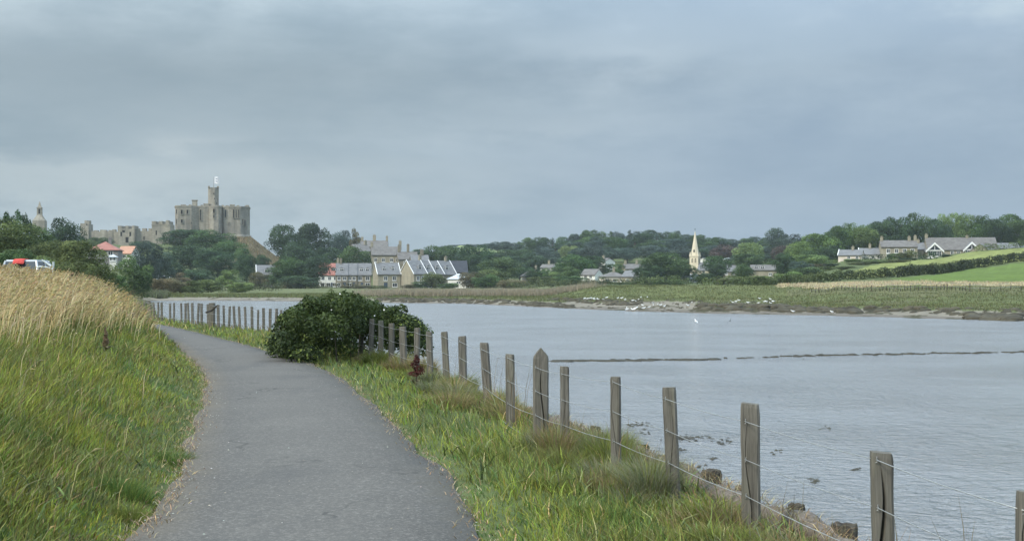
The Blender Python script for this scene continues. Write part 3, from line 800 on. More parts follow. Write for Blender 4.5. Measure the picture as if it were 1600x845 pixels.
# broad leaved weeds among the grass
n = 9000
x, y = scatter_polar(n, 6.0, 34, -0.56, 0.30)
s_ = path_side(x, y); tl, tr_ = s_ - left_half(y), -s_ - PATH_W / 2
pt = fbm(x / 0.7, y / 0.7, 95, 3)
ok = (pt > 0.56) & (((tl > 0.1) & (tl < 6)) | ((tr_ > 0.15) & (bank_edge(y) - x > 0.25)))
x, y = x[ok], y[ok]; n = len(x)
blades('broadleaf_weeds', np.column_stack([x, y, ground_height(x, y) + 0.02]), RNG.uniform(.10, .22, n), np.maximum(.016, y * .0012) * RNG.uniform(.7, 1.4, n), RNG.uniform(0, 6.3, n), RNG.uniform(.5, 1.4, n),
       jitter(np.where((RNG.random(n) < .7)[:, None], np.array([0.105, 0.140, 0.040]), np.array([0.17, 0.19, 0.07])), n, .3), 'broad leaved weeds scattered through the grass of bank and verge')

# thin dead stalks standing above the fence foot
st = []
for (sx_, sy_, sh) in [(0.05, 14.6, 0.8), (0.12, 14.8, 0.95), (0.2, 14.7, 0.7), (0.95, 11.6, 0.45), (1.02, 11.2, 0.5), (1.1, 11.0, 0.42), (2.55, 7.3, 0.5), (2.6, 7.4, 0.35), (2.28, 7.4, 0.3), (2.2, 7.35, 0.34), (1.93, 8.9, 0.33), (-.3, 16.5, .8), (-.2, 16.6, .7), (-.9, 19.5, .7), (0.6, 13.4, .5), (.7, 13.0, .45)]:
    st.append((sx_, sy_, sh))
n = len(st) * 3
pp = np.array([(a + RNG.normal(0, .03), b + RNG.normal(0, .05), -0.14) for a, b, q in st for _ in range(3)]); hs_ = np.array([q * RNG.uniform(.6, 1.15) + .1 for a, b, q in st for _ in range(3)])
blades('dead_stalks', pp, hs_, np.full(n, 0.006), RNG.uniform(0, 6.3, n), RNG.uniform(0.05, 0.3, n), jitter(BROWN, n, 0.2), 'thin dead stalks standing against the water by the fence')

# far bank: marsh grass, reeds, pale strip of dry grass
def far_tufts(name, n, pxr, dr, keep, h, wpx, col, label, s=0.25, bnd=(0.05, 0.5)):
    px = RNG.uniform(*pxr, n); d = RNG.uniform(*dr, n)
    x = X(px, d); z = ground_height(x, d)
    k = keep(px, d, z); px, d, x, z = px[k], d[k], x[k], z[k]; n = len(x)
    pat = fbm(x / 7, d / 7, 91, 3)
    hh = RNG.uniform(*h, n) * (0.6 + 0.8 * pat)
    return blades(name, np.column_stack([x, d, z - 0.05]), hh, d / F * wpx * RNG.uniform(0.6, 1.3, n), RNG.uniform(0, 6.3, n), RNG.uniform(*bnd, n), jitter(np.asarray(col) * (0.75 + 0.5 * pat)[:, None], n, s), label)
far_tufts('marsh_grass', 110000, (560, 1680), (118, 232), lambda px, d, z: (z > -1.24) & (z < 0.9), (0.10, 0.34), 1.0, [0.118, 0.128, 0.052], 'coarse olive grass on the far salt marsh and embankment')
far_tufts('dry_grass', 26000, (1215, 1680), (176, 222), lambda px, d, z: poly_mask(px, d, [(1215, 203), (1290, 191), (1400, 187), (1640, 177), (1640, 187), (1400, 212), (1290, 222), (1200, 226)]), (0.18, 0.5), 0.9, [0.43, 0.37, 0.24], 'pale dry grass strip on top of the far bank')
far_tufts('reed_bed', 90000, (540, 960), (215, 275), lambda px, d, z: (z > -1.3) & (d > 232 - 9 * fbm(px / 30, px * 0, 55, 3)) & (d < 240 + 22 * fbm(px / 40, px * 0 + 4, 56, 3)) & (RNG.random(len(px)) < sstep(px, 545, 640) * (1 - sstep(px, 860, 955))), (0.5, 1.6), 0.75, [0.29, 0.25, 0.175], 'tan reed bed along the far shore before the terrace houses', 0.10, (0.05, 0.5))
far_tufts('grey_reeds', 9000, (186, 262), (233, 260), lambda px, d, z: (z > -1.5), (0.8, 1.45), 1.6, [0.15, 0.165, 0.09], 'grey green reed bed at the left end of the river', 0.2, (0.02, 0.25))
far_tufts('shore_grass', 36000, (225, 640), (228, 262), lambda px, d, z: (z > -1.32), (0.2, 0.5), 1.0, [0.135, 0.15, 0.06], 'low green grass along the far left shore', 0.25)
far_tufts('field_grass', 42000, (600, 1235), (228, 330), lambda px, d, z: (z > -1.2), (0.2, 0.55), 1.0, [0.115, 0.125, 0.050], 'rough green grass behind the far embankment', 0.25)

far_tufts('hill_grass', 16000, (325, 450), (575, 650), lambda px, d, z: z > 5, (0.4, 1.1), 1.0, [0.215, 0.175, 0.10], 'dry brown grass on the slope under the castle keep')
far_tufts('rough_grass', 30000, (-40, 250), (62, 228), lambda px, d, z: (z > -1.2) & (X(px, d) < bank_edge(d) - .1), (0.2, 0.6), 1.3, [0.12, 0.15, 0.05], 'rough grass beyond the bend of the path, left of the river')

# shell grit and loose stones on the path
def grit(name, n, f, label, size):
    s_ = RNG.uniform(18, seg[-1] - 60, n * 3)
    s_ = s_[RNG.random(len(s_)) < np.clip(18.0 / (s_ - 6), 0.03, 1)][:n]; n = len(s_)
    off = f(n)
    cx, cy = np.interp(s_, ss, pcx), np.interp(s_, ss, pcy); ax, ay = np.interp(s_, ss, nx), np.interp(s_, ss, ny)
    x, y = cx + ax * off, cy + ay * off
    r = RNG.uniform(*size, n); a = RNG.uniform(0, 6.28, n)
    base = np.array([(1, 0, 0), (-.2, .8, 0), (-.8, -.4, 0), (.1, -.7, .0), (0.05, 0, .5)])
    ca, sa = np.cos(a), np.sin(a)
    V = np.stack([np.column_stack([x + r * (b[0] * ca - b[1] * sa), y + r * (b[0] * sa + b[1] * ca), 0.036 + 0.025 * (1 - (off / 1.1) ** 2).clip(0) + r * b[2]]) for b in base], 1).reshape(-1, 3)
    kk = np.arange(n)[:, None] * 5
    tri = np.vstack([kk + np.array([[q]]) for q in ()] or [kk + np.array([q]) for q in ((0, 1, 4), (1, 2, 4), (2, 3, 4), (3, 0, 4))])
    c = jitter(np.where((RNG.random(n) < 0.6)[:, None], np.array([0.42, 0.40, 0.35]), np.array([0.24, 0.20, 0.15])), n, 0.2)
    o = link(name, mesh_np(name, V, None, tri, np.repeat(c, 5, 0), BLADE))
    tag(o, label, 'grit', None, 'stuff')
grit('shell_grit', 900, lambda n: np.where(RNG.random(n) < 0.5, 1.10 - np.abs(RNG.normal(0, 0.15, n)), np.where(RNG.random(n) < 0.75, -1.08 + np.abs(RNG.normal(0, 0.05, n)), RNG.uniform(-1, 1, n))), 'pale shell grit and small stones scattered along the path edges', (0.004, 0.012))
# dry litter where the grass meets the asphalt
n = 5200
s_ = RNG.uniform(14, 60, n * 3); s_ = s_[RNG.random(len(s_)) < np.clip(16 / (s_ - 4), .05, 1)][:n]; n = len(s_)
off = np.where(RNG.random(n) < 0.6, 1.06, -1.06) + RNG.normal(0, 0.06, n)
cx, cy = np.interp(s_, ss, pcx), np.interp(s_, ss, pcy); ax, ay = np.interp(s_, ss, nx), np.interp(s_, ss, ny)
blades('dry_litter', np.column_stack([cx + ax * off, cy + ay * off, np.full(n, 0.03)]), RNG.uniform(.02, .06, n), np.full(n, .007), RNG.uniform(0, 6.3, n), RNG.uniform(1.0, 1.6, n), jitter([0.34, 0.25, 0.15], n, .3), 'dry brown grass clippings along both path edges')
# ================================================================ NEAR OBJECTS
def post_mesh(w, dp, h, below, seed, crack=0.0, pointed=0.0, slope=0.0):
    """sawn post: rounded arrises, a little twisted and uneven, a drying crack as a groove in its river-side or path-side face"""
    r = random.Random(seed); rings = []
    zs = [-below] + [h * q for q in (0.0, 0.1, 0.2, 0.32, 0.45, 0.58, 0.7, 0.8, 0.9, 0.97)] + [h]
    cx = r.uniform(-0.25, 0.25) * w
    for k, z in enumerate(zs):
        tw = r.uniform(-0.012, 0.012); sw = 1 + r.uniform(-0.02, 0.02)
        f = 1.0 if k < len(zs) - 1 else 0.93
        a, b, bv = w / 2 * sw * f, dp / 2 * sw * f, 0.10 * w
        u = (z + below) / (h + below)
        g = crack * max(0.0, math.sin(math.pi * min(1, max(0, (u - 0.30) / 0.62)))) ** 0.7 if crack else 0.0
        gw = 0.003 + g * 0.22
        cxx = cx + 0.02 * math.sin(z * 7 + seed)
        pts = [(-a + bv, -b), (cxx - gw, -b - 0.0005), (cxx, -b + 0.001 + g), (cxx + gw, -b - 0.0005), (a - bv, -b), (a, -b + bv), (a, b - bv), (a - bv, b), (-a + bv, b), (-a, b - bv), (-a, -b + bv)]
        ring = []
        for x, y in pts:
            zz = z + (slope * x if k >= len(zs) - 2 else 0)
            ring.append((x * math.cos(tw) - y * math.sin(tw) + r.uniform(-.0015, .0015), x * math.sin(tw) + y * math.cos(tw) + r.uniform(-.0015, .0015), zz))
        rings.append(ring)
    if pointed:
        last = rings[-1]
        for q, f in ((0.45, 0.62), (0.85, 0.22), (1.0, 0.06)):
            rings.append([(x * f, y * (1 - 0.1 * q), h + pointed * q) for x, y, z in last])
    mb = MB().loft(rings)
    return mb.mesh('post')

FENCE = empty('wire_fence', (X(845, 13.4), 13.4, -0.1))
tag(FENCE, 'post and wire fence of grey weathered posts running past the path to the bush', 'fence')
# column, depth, top row, bottom row (for the lean), width in columns
POSTS = [(1606, 5.45, 768, 33, 0.4, 0.03), (1377, 6.9, 706, 38, -1.2, .05), (1172, 8.7, 630, 33, -0.5, .012), (1045, 10.1, 605, 24, -2.6, .006), (962, 11.6, 588, 18, -0.3, .006), (882, 12.75, 572, 16, -0.3, 0.004),
         (845, 13.5, 556, 28, 0.0, .03), (797, 15.0, 553, 15.5, -0.5, .004), (756, 17.3, 535, 15, -4.2, 0.006), (722, 19.4, 525, 14, -1.2, .003), (694, 21.1, 518, 11.5, -3.0, 0), (670, 22.2, 518, 10.5, -2.0, 0), (652, 23.3, 512, 9.5, 1.0, 0),
         (629, 24.5, 510, 11.5, -1.6, 0), (612, 25.8, 505, 9, 0.4, 0), (595, 27.0, 501, 9, -0.4, 0), (581, 28.1, 498, 9, 1.5, 0), (566, 29.0, 497, 9, 3.0, 0)]
wire_pts = []
org = Vector(FENCE.location)
for q, (px, d, top, wpx, lean, crack) in enumerate(POSTS):
    w = M(wpx, d) * 0.86
    zt = Z(top, d); g = H(X(px, d), d)
    pointed = 0.085 if q == 6 else 0.0
    me = post_mesh(w, w * (0.62 if q == 6 else 0.85), zt - g, 0.45, q * 3 + 1, crack, pointed, random.uniform(-.12, .12))
    nm = 'fence_post'
    x0 = X(px, d) - math.sin(R(lean)) * 0.0
    tilt = R(lean)
    xb = X(px, d) - math.sin(tilt) * (zt - g)         # the top stands at the measured column
    o = link(nm, me, WOOD, FENCE, Vector((xb, d, g)) - org, (R(random.uniform(-1.5, 1.5)), tilt, R(random.uniform(-10, 6) - 4)))
    if q == 6: o['label'] = 'broad strainer post with a pointed top and a long crack'
    wire_pts.append((xb, d, g, zt, w, tilt, o))
# four strands, stapled to the path side of each post
zs_ = [q[3] for q in wire_pts]
for _ in range(3): zs_ = [zs_[0]] + [.25 * zs_[k - 1] + .5 * zs_[k] + .25 * zs_[k + 1] for k in range(1, len(zs_) - 1)] + [zs_[-1]]
for wi, frac in enumerate((0.085, 0.385, 0.68, 0.97)):
    mb = MB(); pts = []
    for q, (xb, d, g, zt, w, tilt, o) in enumerate(wire_pts):
        if wi == 3 and q < 2: continue
        hgt = 0.86
        z = min(zs_[q] - frac * hgt + 0.012 * math.sin(q * 2.1 + wi), zt - .035)
        hh = z - g
        p = Vector((xb + math.sin(tilt) * hh - w * 0.36, d - w * 0.42, z))
        p2 = Vector((xb + math.sin(tilt) * hh + w * 0.40, d - w * 0.55, z - 0.012))
        if pts:
            a = pts[-1]
            for f in (0.25, 0.5, 0.75):
                m_ = a.lerp(p, f); m_.z -= 0.014 * math.sin(math.pi * f); pts.append(m_)
        pts += [p2, p] if False else [p]
        if q < 12 and wi < 3:
            st = MB().tube([(p.x - .004, p.y + .004, p.z - .016), (p.x, p.y - .008, p.z - .012), (p.x + .002, p.y - .010, p.z), (p.x, p.y - .008, p.z + .012), (p.x + .004, p.y + .004, p.z + .016)], .0022, 5)
            # staple belongs to its post
            mw = o.matrix_basis.inverted() @ __import__('mathutils').Matrix.Translation(-org)
            st.v = [tuple(mw @ Vector(v)) for v in st.v]
            st.build('staple', WIRE, o)
    mb.tube([p - org for p in pts], 0.0026 if wi < 3 else 0.0022, 6)
    mb.build('wire', WIRE, FENCE, smooth=True)

# the same kind of fence beyond the bush, along the bend
FF = empty('wire_fence', (X(330, 47), 47, -0.05))
tag(FF, 'distant run of close set fence posts along the bend beyond the bush', 'fence')
cols = [441, 431, 422, 412, 403, 394, 384, 375, 367, 358, 350, 341.5, 331, 325, 315, 309, 301, 295, 290, 284, 272, 266, 253, 247.5, 241, 235, 232, 226, 220, 214, 208, 201]
tops = [484, 482, 482, 481, 484, 479, 479, 478.5, 478, 478.5, 477, 476, 473, 475, 474, 473.5, 473, 473, 473.5, 473.5, 473, 474, 472.5, 472, 472, 472, 469.5, 471, 471, 471, 471, 471]
org = Vector(FF.location); fwp = []
for q, (px, top) in enumerate(zip(cols, tops)):
    d = float(np.interp(px, [200, 330, 441], [62, 48.5, 43.5]))
    x = X(px, d); g = H(x, d); zt = Z(top, d)
    big = px in (331, 232)
    w = (0.24 if px == 331 else 0.14 if big else 0.088) * random.uniform(.85, 1.1)
    o = link('fence_post', post_mesh(w, w * .8, zt - g, 0.4, 100 + q, 0), WOOD, FF, Vector((x, d, g)) - org, (R(random.uniform(-2, 2)), R(random.uniform(-3, 3)), R(random.uniform(-12, 12))))
    if px == 331: o['label'] = 'stout gate post with a broken rail, thicker than the rest'
    if px == 232: o['label'] = 'pale broad post'
    fwp.append((x - .02, d - w * .5, g, zt))
MB().tube([Vector((X(322, 47.2), 47.2, Z(488, 47.2))) - org, Vector((X(331, 47.6), 47.6, Z(485, 47.6))) - org, Vector((X(338, 47.2), 47.2, Z(478.5, 47.2))) - org], .035, 6).build('broken_rail', OLDWOOD, FF)
for f in (.1, .45, .78):
    MB().tube([Vector((x, d, g + (zt - g) * (1 - f))) - org for x, d, g, zt in fwp], .004, 5).build('wire', WIRE, FF)

# ---- timber edging: a long log behind driven piles
REV = empty('timber_revetment', (X(1080, 11.3), 11.3, -0.2))
tag(REV, 'rotting timber edging, a long log and short piles between fence and water', 'timber edging')
org = Vector(REV.location)
lp = []
yy = np.linspace(16.6, 6.2, 60)
for y_ in yy:
    lp.append(Vector((bank_edge(y_) - 0.10 + 0.03 * math.sin(y_ * 2.3), y_, -0.120 + 0.02 * math.sin(y_ * 1.7))))
rings = []
rl = random.Random(5)
for k, p in enumerate(lp):
    rr = 0.095 + 0.018 * math.sin(k * .9) + rl.uniform(-.008, .008)
    rings.append([tuple(p - org + Vector((math.cos(a) * rr * (1 + rl.uniform(-.09, .09)), 0, math.sin(a) * rr * (1 + rl.uniform(-.09, .09))))) for a in np.linspace(0, 2 * math.pi, 15)[:-1]])
LOGMAT = wood_mat('bleached_log', (0.055, 0.044, 0.035), (0.24, 0.20, 0.165), 0.6)
MB().loft(rings).build('log', LOGMAT, REV, smooth=True)
def pile_mesh(rad, h, seed):
    r = random.Random(seed); n = 14; rings = []
    ph = [r.uniform(.88, 1.12) for _ in range(n)]
    for z, f in ((-h, 1.0), (-h * .5, 1.03), (-.12, 1.0), (-.03, 1.0), (0, .93)):
        rings.append([(math.cos(2 * math.pi * i / n) * rad * f * ph[i] + r.uniform(-.004, .004), math.sin(2 * math.pi * i / n) * rad * f * ph[i], z + (r.uniform(-.014, .014) if z > -.05 else 0)) for i in range(n)])
    rings.append([(x * .55, y * .55, z - 0.012 + r.uniform(-.012, .012)) for x, y, z in rings[-1]])
    rings.append([(x * .1, y * .1, z - .01) for x, y, z in rings[-1]])
    return MB().loft(rings).mesh('pile')
for q, (px, py, wpx) in enumerate([(1281, 822, 40), (1209, 791, 27), (1139, 760, 34), (1080, 737, 32), (1017, 712, 22), (984, 697, 19), (945, 683, 20), (897, 668, 18)]):
    d = float(np.interp(px, [893, 945, 1080, 1210, 1290], [14.7, 13.8, 11.4, 9.55, 8.75]))
    o = link('pile', pile_mesh(M(wpx, d) * .5, 1.9, q), OLDWOOD, REV, Vector((bank_edge(d) + .10 + M(wpx, d) * .5, d, Z(py, d) + .015)) - org, (R(rl.uniform(-3, 3)), R(rl.uniform(-3, 3)), rl.uniform(0, 6)))
n = 1500
yy = RNG.uniform(7.0, 15.5, n); a = RNG.normal(1.7, .8, n)
pp = np.column_stack([bank_edge(yy) - 0.10 + np.cos(a) * .1, yy, -0.125 + np.sin(a) * .09])
blades('dry_straw', pp, RNG.uniform(.05, .16, n), np.full(n, .0055), RNG.uniform(0, 6.3, n), RNG.uniform(.8, 1.7, n), jitter(np.where((RNG.random(n) < .4)[:, None], STRAW, BROWN), n, .3), 'dry straw and dead grass draped over the timber edging')

# ---- rose bush by the path
def leaf_cloud(n, size, clumps, seed, flat=0.5, zmin=None, up=0.35):
    """small folded leaves around clumps given as (centre, radii): vertices, triangles, one random value per vertex"""
    r = np.random.default_rng(seed)
    C = np.array([c for c, q in clumps], float); Q = np.array([q for c, q in clumps], float)
    wts = Q[:, 0] * Q[:, 2]; wts = wts / wts.sum()
    k = r.choice(len(clumps), n, p=wts)
    v = r.normal(size=(n, 3)); v /= np.linalg.norm(v, axis=1, keepdims=True)
    v[:, 2] = np.where(r.random(n) < up, np.abs(v[:, 2]), v[:, 2])
    rad = r.uniform(0.62, 1.08, n)[:, None]
    p = C[k] + v * Q[k] * rad
    # drop those well inside another clump
    keep = np.ones(n, bool)
    for c, q in zip(C, Q):
        keep &= (((p - c) / q) ** 2).sum(1) > 0.30
    if zmin is not None: keep &= p[:, 2] > zmin
    p, v, k = p[keep], v[keep], k[keep]; n = len(p)
    nrm = v + r.normal(0, flat, (n, 3)); nrm[:, 2] += 0.25; nrm /= np.linalg.norm(nrm, axis=1, keepdims=True)
    t1 = np.cross(nrm, r.normal(size=(n, 3))); t1 /= np.linalg.norm(t1, axis=1, keepdims=True); t2 = np.cross(nrm, t1)
    s = (size * r.uniform(0.6, 1.35, n))[:, None]
    a = p - t1 * s * .5; b = p + t2 * s * .30 + nrm * s * .08; c = p + t1 * s * .55; d = p - t2 * s * .30 + nrm * s * .08
    V = np.stack([a, b, c, d], 1).reshape(-1, 3)
    kk = np.arange(n)[:, None] * 4
    T = np.vstack([kk + np.array([[0, 1, 2]]), kk + np.array([[0, 2, 3]])])
    crnd = r.uniform(0.2, 0.8, len(clumps))  # random clump tones also paint lit and dark clumps into the foliage
    rnd = np.clip((crnd[k] - .5) * 0.95 + .5 + r.uniform(-.5, .5, n) * 0.34, 0, 1)
    return V, T, np.repeat(rnd, 4)

BUSH = empty('rose_bush', (X(545, 27.2), 27.2, -0.1))
tag(BUSH, 'dense dark green rose bush with a few white flowers crowding the path edge', 'bush')
rb = random.Random(3); cl = []
def bush_top(u):      # top row of the bush against its column
    return np.interp(u, [424, 432, 445, 460, 480, 500, 520, 560, 590, 615, 635, 650, 662, 672], [556, 528, 500, 485, 474, 466, 463, 467, 474, 483, 494, 504, 514, 524])
for q in range(170):
    px = rb.uniform(437, 655); d = rb.uniform(25.0, 30.5) if px > 500 else rb.uniform(24.8, 28.5)
    if px > 560: d = rb.uniform(28.2, 31.5)
    base = H(X(px, d), d); rr = rb.uniform(.11, .34)
    topz = Z(float(bush_top(px)), d) - rr * .75 + rb.choice((-.30, -.2, -.10, 0, .03, .07))
    lowz = base + 0.12
    if px > 600: lowz = max(lowz, topz - 0.75)
    z = topz if q % 2 else lowz + (topz - lowz) * rb.random() ** .7
    cl.append(((X(px, d) - BUSH.location.x, d - 27.2, z + .1), (rr * 1.1, rr * 1.1, rr * .8)))
for q in range(16):      # stray shoots standing out of the outline
    px = rb.uniform(440, 662); d = 26.5 if px < 560 else 29.5
    z = Z(float(bush_top(px)) - rb.uniform(0, 4), d)
    if px > 640: z -= .25 * rb.random()
    cl.append(((X(px, d) - BUSH.location.x + rb.uniform(-.1, .12), d - 27.2, z + .1), (.09, .09, .12)))
V, T, rn = leaf_cloud(46000, 0.066, cl, 4, 0.6, 0.0)
link('foliage', mesh_np('foliage', V, None, T, None, NEARLEAF, False, rn), None, BUSH, color=(0.042, 0.063, 0.017))
V, T, rn = leaf_cloud(5200, 0.056, [(c, (a * 1.12, b * 1.12, e * 1.15)) for c, (a, b, e) in cl[::3]], 9, 0.6, 0.0)
link('highlight_leaves', mesh_np('highlight_leaves', V, None, T, None, NEARLEAF, False, rn), None, BUSH, color=(0.11, 0.145, 0.034))  # paler outer leaves put the bush's highlights into the colour
mb = MB()
for q in range(26):
    c = cl[q * 4 % len(cl)][0]
    mb.tube([(c[0] * .75, c[1] * .75, -.1), (c[0] * .9, c[1] * .9, c[2] * .5), c], [.016, .011, .005], 5)
mb.build('stems', BARK, BUSH)['kind'] = 'stuff'
PETAL = plain('white_petal', (0.80, 0.78, 0.72), .6, .04, 10)
mb = MB()
for q in range(5):
    a = q * 2 * math.pi / 5; c_, s_ = math.cos(a), math.sin(a)
    mb.add([(0, 0, 0), (c_ * .03 - s_ * .02, s_ * .03 + c_ * .02, .012), (c_ * .045, s_ * .045, .018), (c_ * .03 + s_ * .02, s_ * .03 - c_ * .02, .012)], [(0, 3, 2, 1)])
fm = mb.mesh('flower')
fm.materials.append(PETAL)
for px, py in [(518, 484), (531, 459), (600, 484), (630, 508), (506, 496), (476, 500), (585, 493)]:
    d = 25.6 if px < 560 else 28.0
    link('flower', fm, None, BUSH, Vector((X(px, d), d, Z(py, d))) - BUSH.location, (R(70 + rb.uniform(-20, 20)), rb.uniform(-.4, .4), rb.uniform(-.5, .5)), (.42, .42, .42))

# ---- dark red dock by the fence, a withered dock on the left bank
def ground_hit(px, py, d0=5.0, d1=60.0):
    dd = np.linspace(d0, d1, 600); xx = X(px, dd); rr_ = HY - (ground_height(xx, dd) - CZ) * F / dd
    k = np.where(rr_ <= py)[0]
    return float(dd[k[0]]) if len(k) else d1
def dock(px, py_base, d, h, col, label, rad, n_=1500):
    d = ground_hit(px, py_base); x = X(px, d); g = H(x, d)
    root = empty('dock_plant', (x, d, g)); tag(root, label, 'plant')
    MB().tube([(0, 0, -.05), (.01, 0, h * .5), (.0, .01, h)], [.009, .007, .003], 6).build('stem', plain('dock_stem', tuple(c * .8 for c in col)), root)
    cl_ = [((random.uniform(-rad, rad) * .5 * (1.2 - q / 9), random.uniform(-rad, rad) * .4, h * (.42 + .062 * q)), (rad * (1.05 - .085 * q), rad * (1.05 - .085 * q), .045)) for q in range(9)]
    V, T, rn = leaf_cloud(1500, .024, cl_, int(px), .7)
    link('seed_spike', mesh_np('seed_spike', V, None, T, None, NEARLEAF, False, rn), None, root, color=col)
    for q in range(5):
        a = q * 1.3; L_ = .16
        MB().add([(0, 0, .04), (math.cos(a) * L_ * .5 - math.sin(a) * .03, math.sin(a) * L_ * .5 + math.cos(a) * .03, .14), (math.cos(a) * L_, math.sin(a) * L_, .12), (math.cos(a) * L_ * .5 + math.sin(a) * .03, math.sin(a) * L_ * .5 - math.cos(a) * .03, .14)], [(0, 1, 2, 3)]).build('leaf', plain('dock_leaf', (.10, .08, .04)), root)
    return root
dock(650, 606, 19.6, 0.54, (0.075, 0.022, 0.018), 'dark red seeding dock standing in the grass before the fence', .10)
dock(165, 556, 12.0, 0.42, (0.21, 0.15, 0.09), 'withered brown dock among green grass on the left bank', .035)

# ---- weedy line of stones in the river, loose floating weed
STONEWEED = plain('weedy_stone', (0.050, 0.046, 0.034), .8, .5, 2.0)
rz = random.Random(21)
RIDGE = empty('stone_ridge', (X(1200, 57), 57, WATER_Z)); tag(RIDGE, 'long dark line of weedy stones just breaking the river surface', 'stone ridge')
n = 420; pxs = np.sort(RNG.uniform(862, 1640, n)); V, T = [], []
for px in pxs:
    if (px > 1100 and rz.random() < .35) or (1120 < px < 1230 and rz.random() < .5): continue
    d = float(np.interp(px, [700, 865, 1100, 1250, 1600], [57.5, 54.6, 55.8, 58.6, 61.8])) + rz.gauss(0, .25)
    x = X(px, d) - RIDGE.location.x; y = d - 57; r_ = rz.uniform(.06, .20) * (1.0 if px < 1150 else .75); b = len(V)
    k = 7
    for zz, f in ((-.25, 1.2), (.02, 1.0), (.05 * rz.uniform(.3, 1.2), .55)):
        for q in range(k):
            a = 2 * math.pi * q / k; u = r_ * f * rz.uniform(.75, 1.2)
            V.append((x + math.cos(a) * u * 1.7, y + math.sin(a) * u, zz + rz.uniform(-.015, .015)))
    for l_ in range(2):
        for q in range(k):
            p_ = b + l_ * k + q; q_ = b + l_ * k + (q + 1) % k
            T += [(p_, q_, q_ + k), (p_, q_ + k, p_ + k)]
    T += [(b + 2 * k, b + 2 * k + q, b + 2 * k + q + 1) for q in range(1, k - 1)]
o = link('stones', mesh_np('stones', V, None, T), STONEWEED, RIDGE); tag(o, None, None, None, 'stuff')
V, Tq = [], []
def weed_patch(px, py, wpx, dens):
    for q in range(dens):
        u = px + rz.gauss(0, .5) * wpx; v = py + rz.gauss(0, 1) * 2.2
        d = F * (CZ - WATER_Z) / max(20, v - HY); x = X(u, d); r_ = rz.uniform(.012, .045); b = len(V); a0 = rz.uniform(0, 6.3)
        for i_ in range(5):
            a = a0 + i_ * 1.257; V.append((x + math.cos(a) * r_ * rz.uniform(.5, 2.2), d + math.sin(a) * r_ * rz.uniform(.5, 1.4), WATER_Z + .008))
        V.append((x, d, WATER_Z + .03 * rz.random() + .012))
        for i_ in range(5): Tq.append((b + i_, b + (i_ + 1) % 5, b + 5))
for a in [(1000, 663, 22, 26), (1075, 685, 42, 60), (1130, 690, 18, 18), (1010, 675, 12, 10), (1110, 718, 10, 8), (1272, 752, 12, 14), (1215, 708, 14, 7), (1095, 730, 6, 5), (1290, 669, 14, 7), (985, 665, 8, 8), (1060, 703, 10, 8), (1340, 733, 8, 5), (1240, 560, 60, 10), (790, 563, 40, 14)]:
    weed_patch(*a)
o = link('floating_weed', mesh_np('floating_weed', V, None, Tq), STONEWEED); tag(o, 'small dark scraps of floating seaweed near the bank', 'seaweed', None, 'stuff')

# dark weedy rocks and clods along the foot of the far marsh
V, T = [], []
def clods(n, pxr, dfun, size):
    for q in range(n):
        px = rz.uniform(*pxr); d = dfun(px); x = X(px, d); g = H(x, d); r_ = rz.uniform(*size); b = len(V); k = 6
        for zz, f in ((-.15, 1.1), (r_ * .35, .95), (r_ * .6, .4)):
            for i_ in range(k):
                a = 2 * math.pi * i_ / k; u = r_ * f * rz.uniform(.7, 1.25); V.append((x + math.cos(a) * u * 1.6, d + math.sin(a) * u, g + zz + rz.uniform(-.05, .05)))
        for l_ in range(2):
            for i_ in range(k):
                p_ = b + l_ * k + i_; q_ = b + l_ * k + (i_ + 1) % k; T.extend([(p_, q_, q_ + k), (p_, q_ + k, p_ + k)])
        T.extend([(b + 2 * k, b + 2 * k + i_, b + 2 * k + i_ + 1) for i_ in range(1, k - 1)])
_wlk = [k for k in _ck]
def wl_at(px): return float(np.interp(px, _ck, _wl))
clods(260, (590, 900), lambda px: wl_at(px) + rz.uniform(1, 9), (.12, .45))
clods(170, (1095, 1340), lambda px: wl_at(px) + rz.uniform(5, 11), (.15, .55))
clods(45, (1340, 1620), lambda px: wl_at(px) + rz.uniform(7, 13), (.12, .45))
clods(90, (1515, 1592), lambda px: wl_at(px) + rz.uniform(0, 6), (.2, .6))
clods(60, (920, 1090), lambda px: wl_at(px) + rz.uniform(2, 40), (.06, .2))
clods(110, (860, 1000), lambda px: wl_at(px) + rz.uniform(22, 32), (.15, .4))
o = link('mud_clods', mesh_np('mud_clods', V, None, T), plain('dark_mud', (0.065, 0.057, 0.038), .9, .45, .6)); tag(o, 'dark eroded clods and weedy stones at the foot of the far marsh', 'mud', None, 'stuff')

# ---- gulls
def gull_mesh(wings=False):
    mb = MB(); rings = []
    for x, r_, z in ((-.21, .012, .02), (-.15, .035, .01), (-.06, .07, 0), (.04, .075, .005), (.11, .05, .035), (.14, .038, .075), (.175, .042, .10), (.205, .03, .10), (.225, .010, .093), (.265, .005, .085)):
        rings.append([(x, math.cos(a) * r_ * .85, z + math.sin(a) * r_) for a in np.linspace(0, 2 * math.pi, 9)[:-1]])
    mb.loft(rings)
    return mb
GULLW = plain('gull_white', (0.80, 0.80, 0.78), .7, .03, 5); GULLG = plain('gull_grey', (0.36, 0.38, 0.41), .7, .05, 5); BEAK = plain('gull_leg', (.5, .35, .12), .6)
gb = gull_mesh().mesh('body', True); gb.materials.append(GULLW)
wm = MB().loft([[(.08, s * .062, .02), (.08, s * .075, .0), (.06, s * .066, -.03)] for s in (1,)] + [[(-.08, .072, .025), (-.08, .082, .0), (-.08, .07, -.02)], [(-.25, .01, .035), (-.25, .016, .03), (-.25, .012, .025)]]).mesh('folded_wing'); wm.materials.append(GULLG)
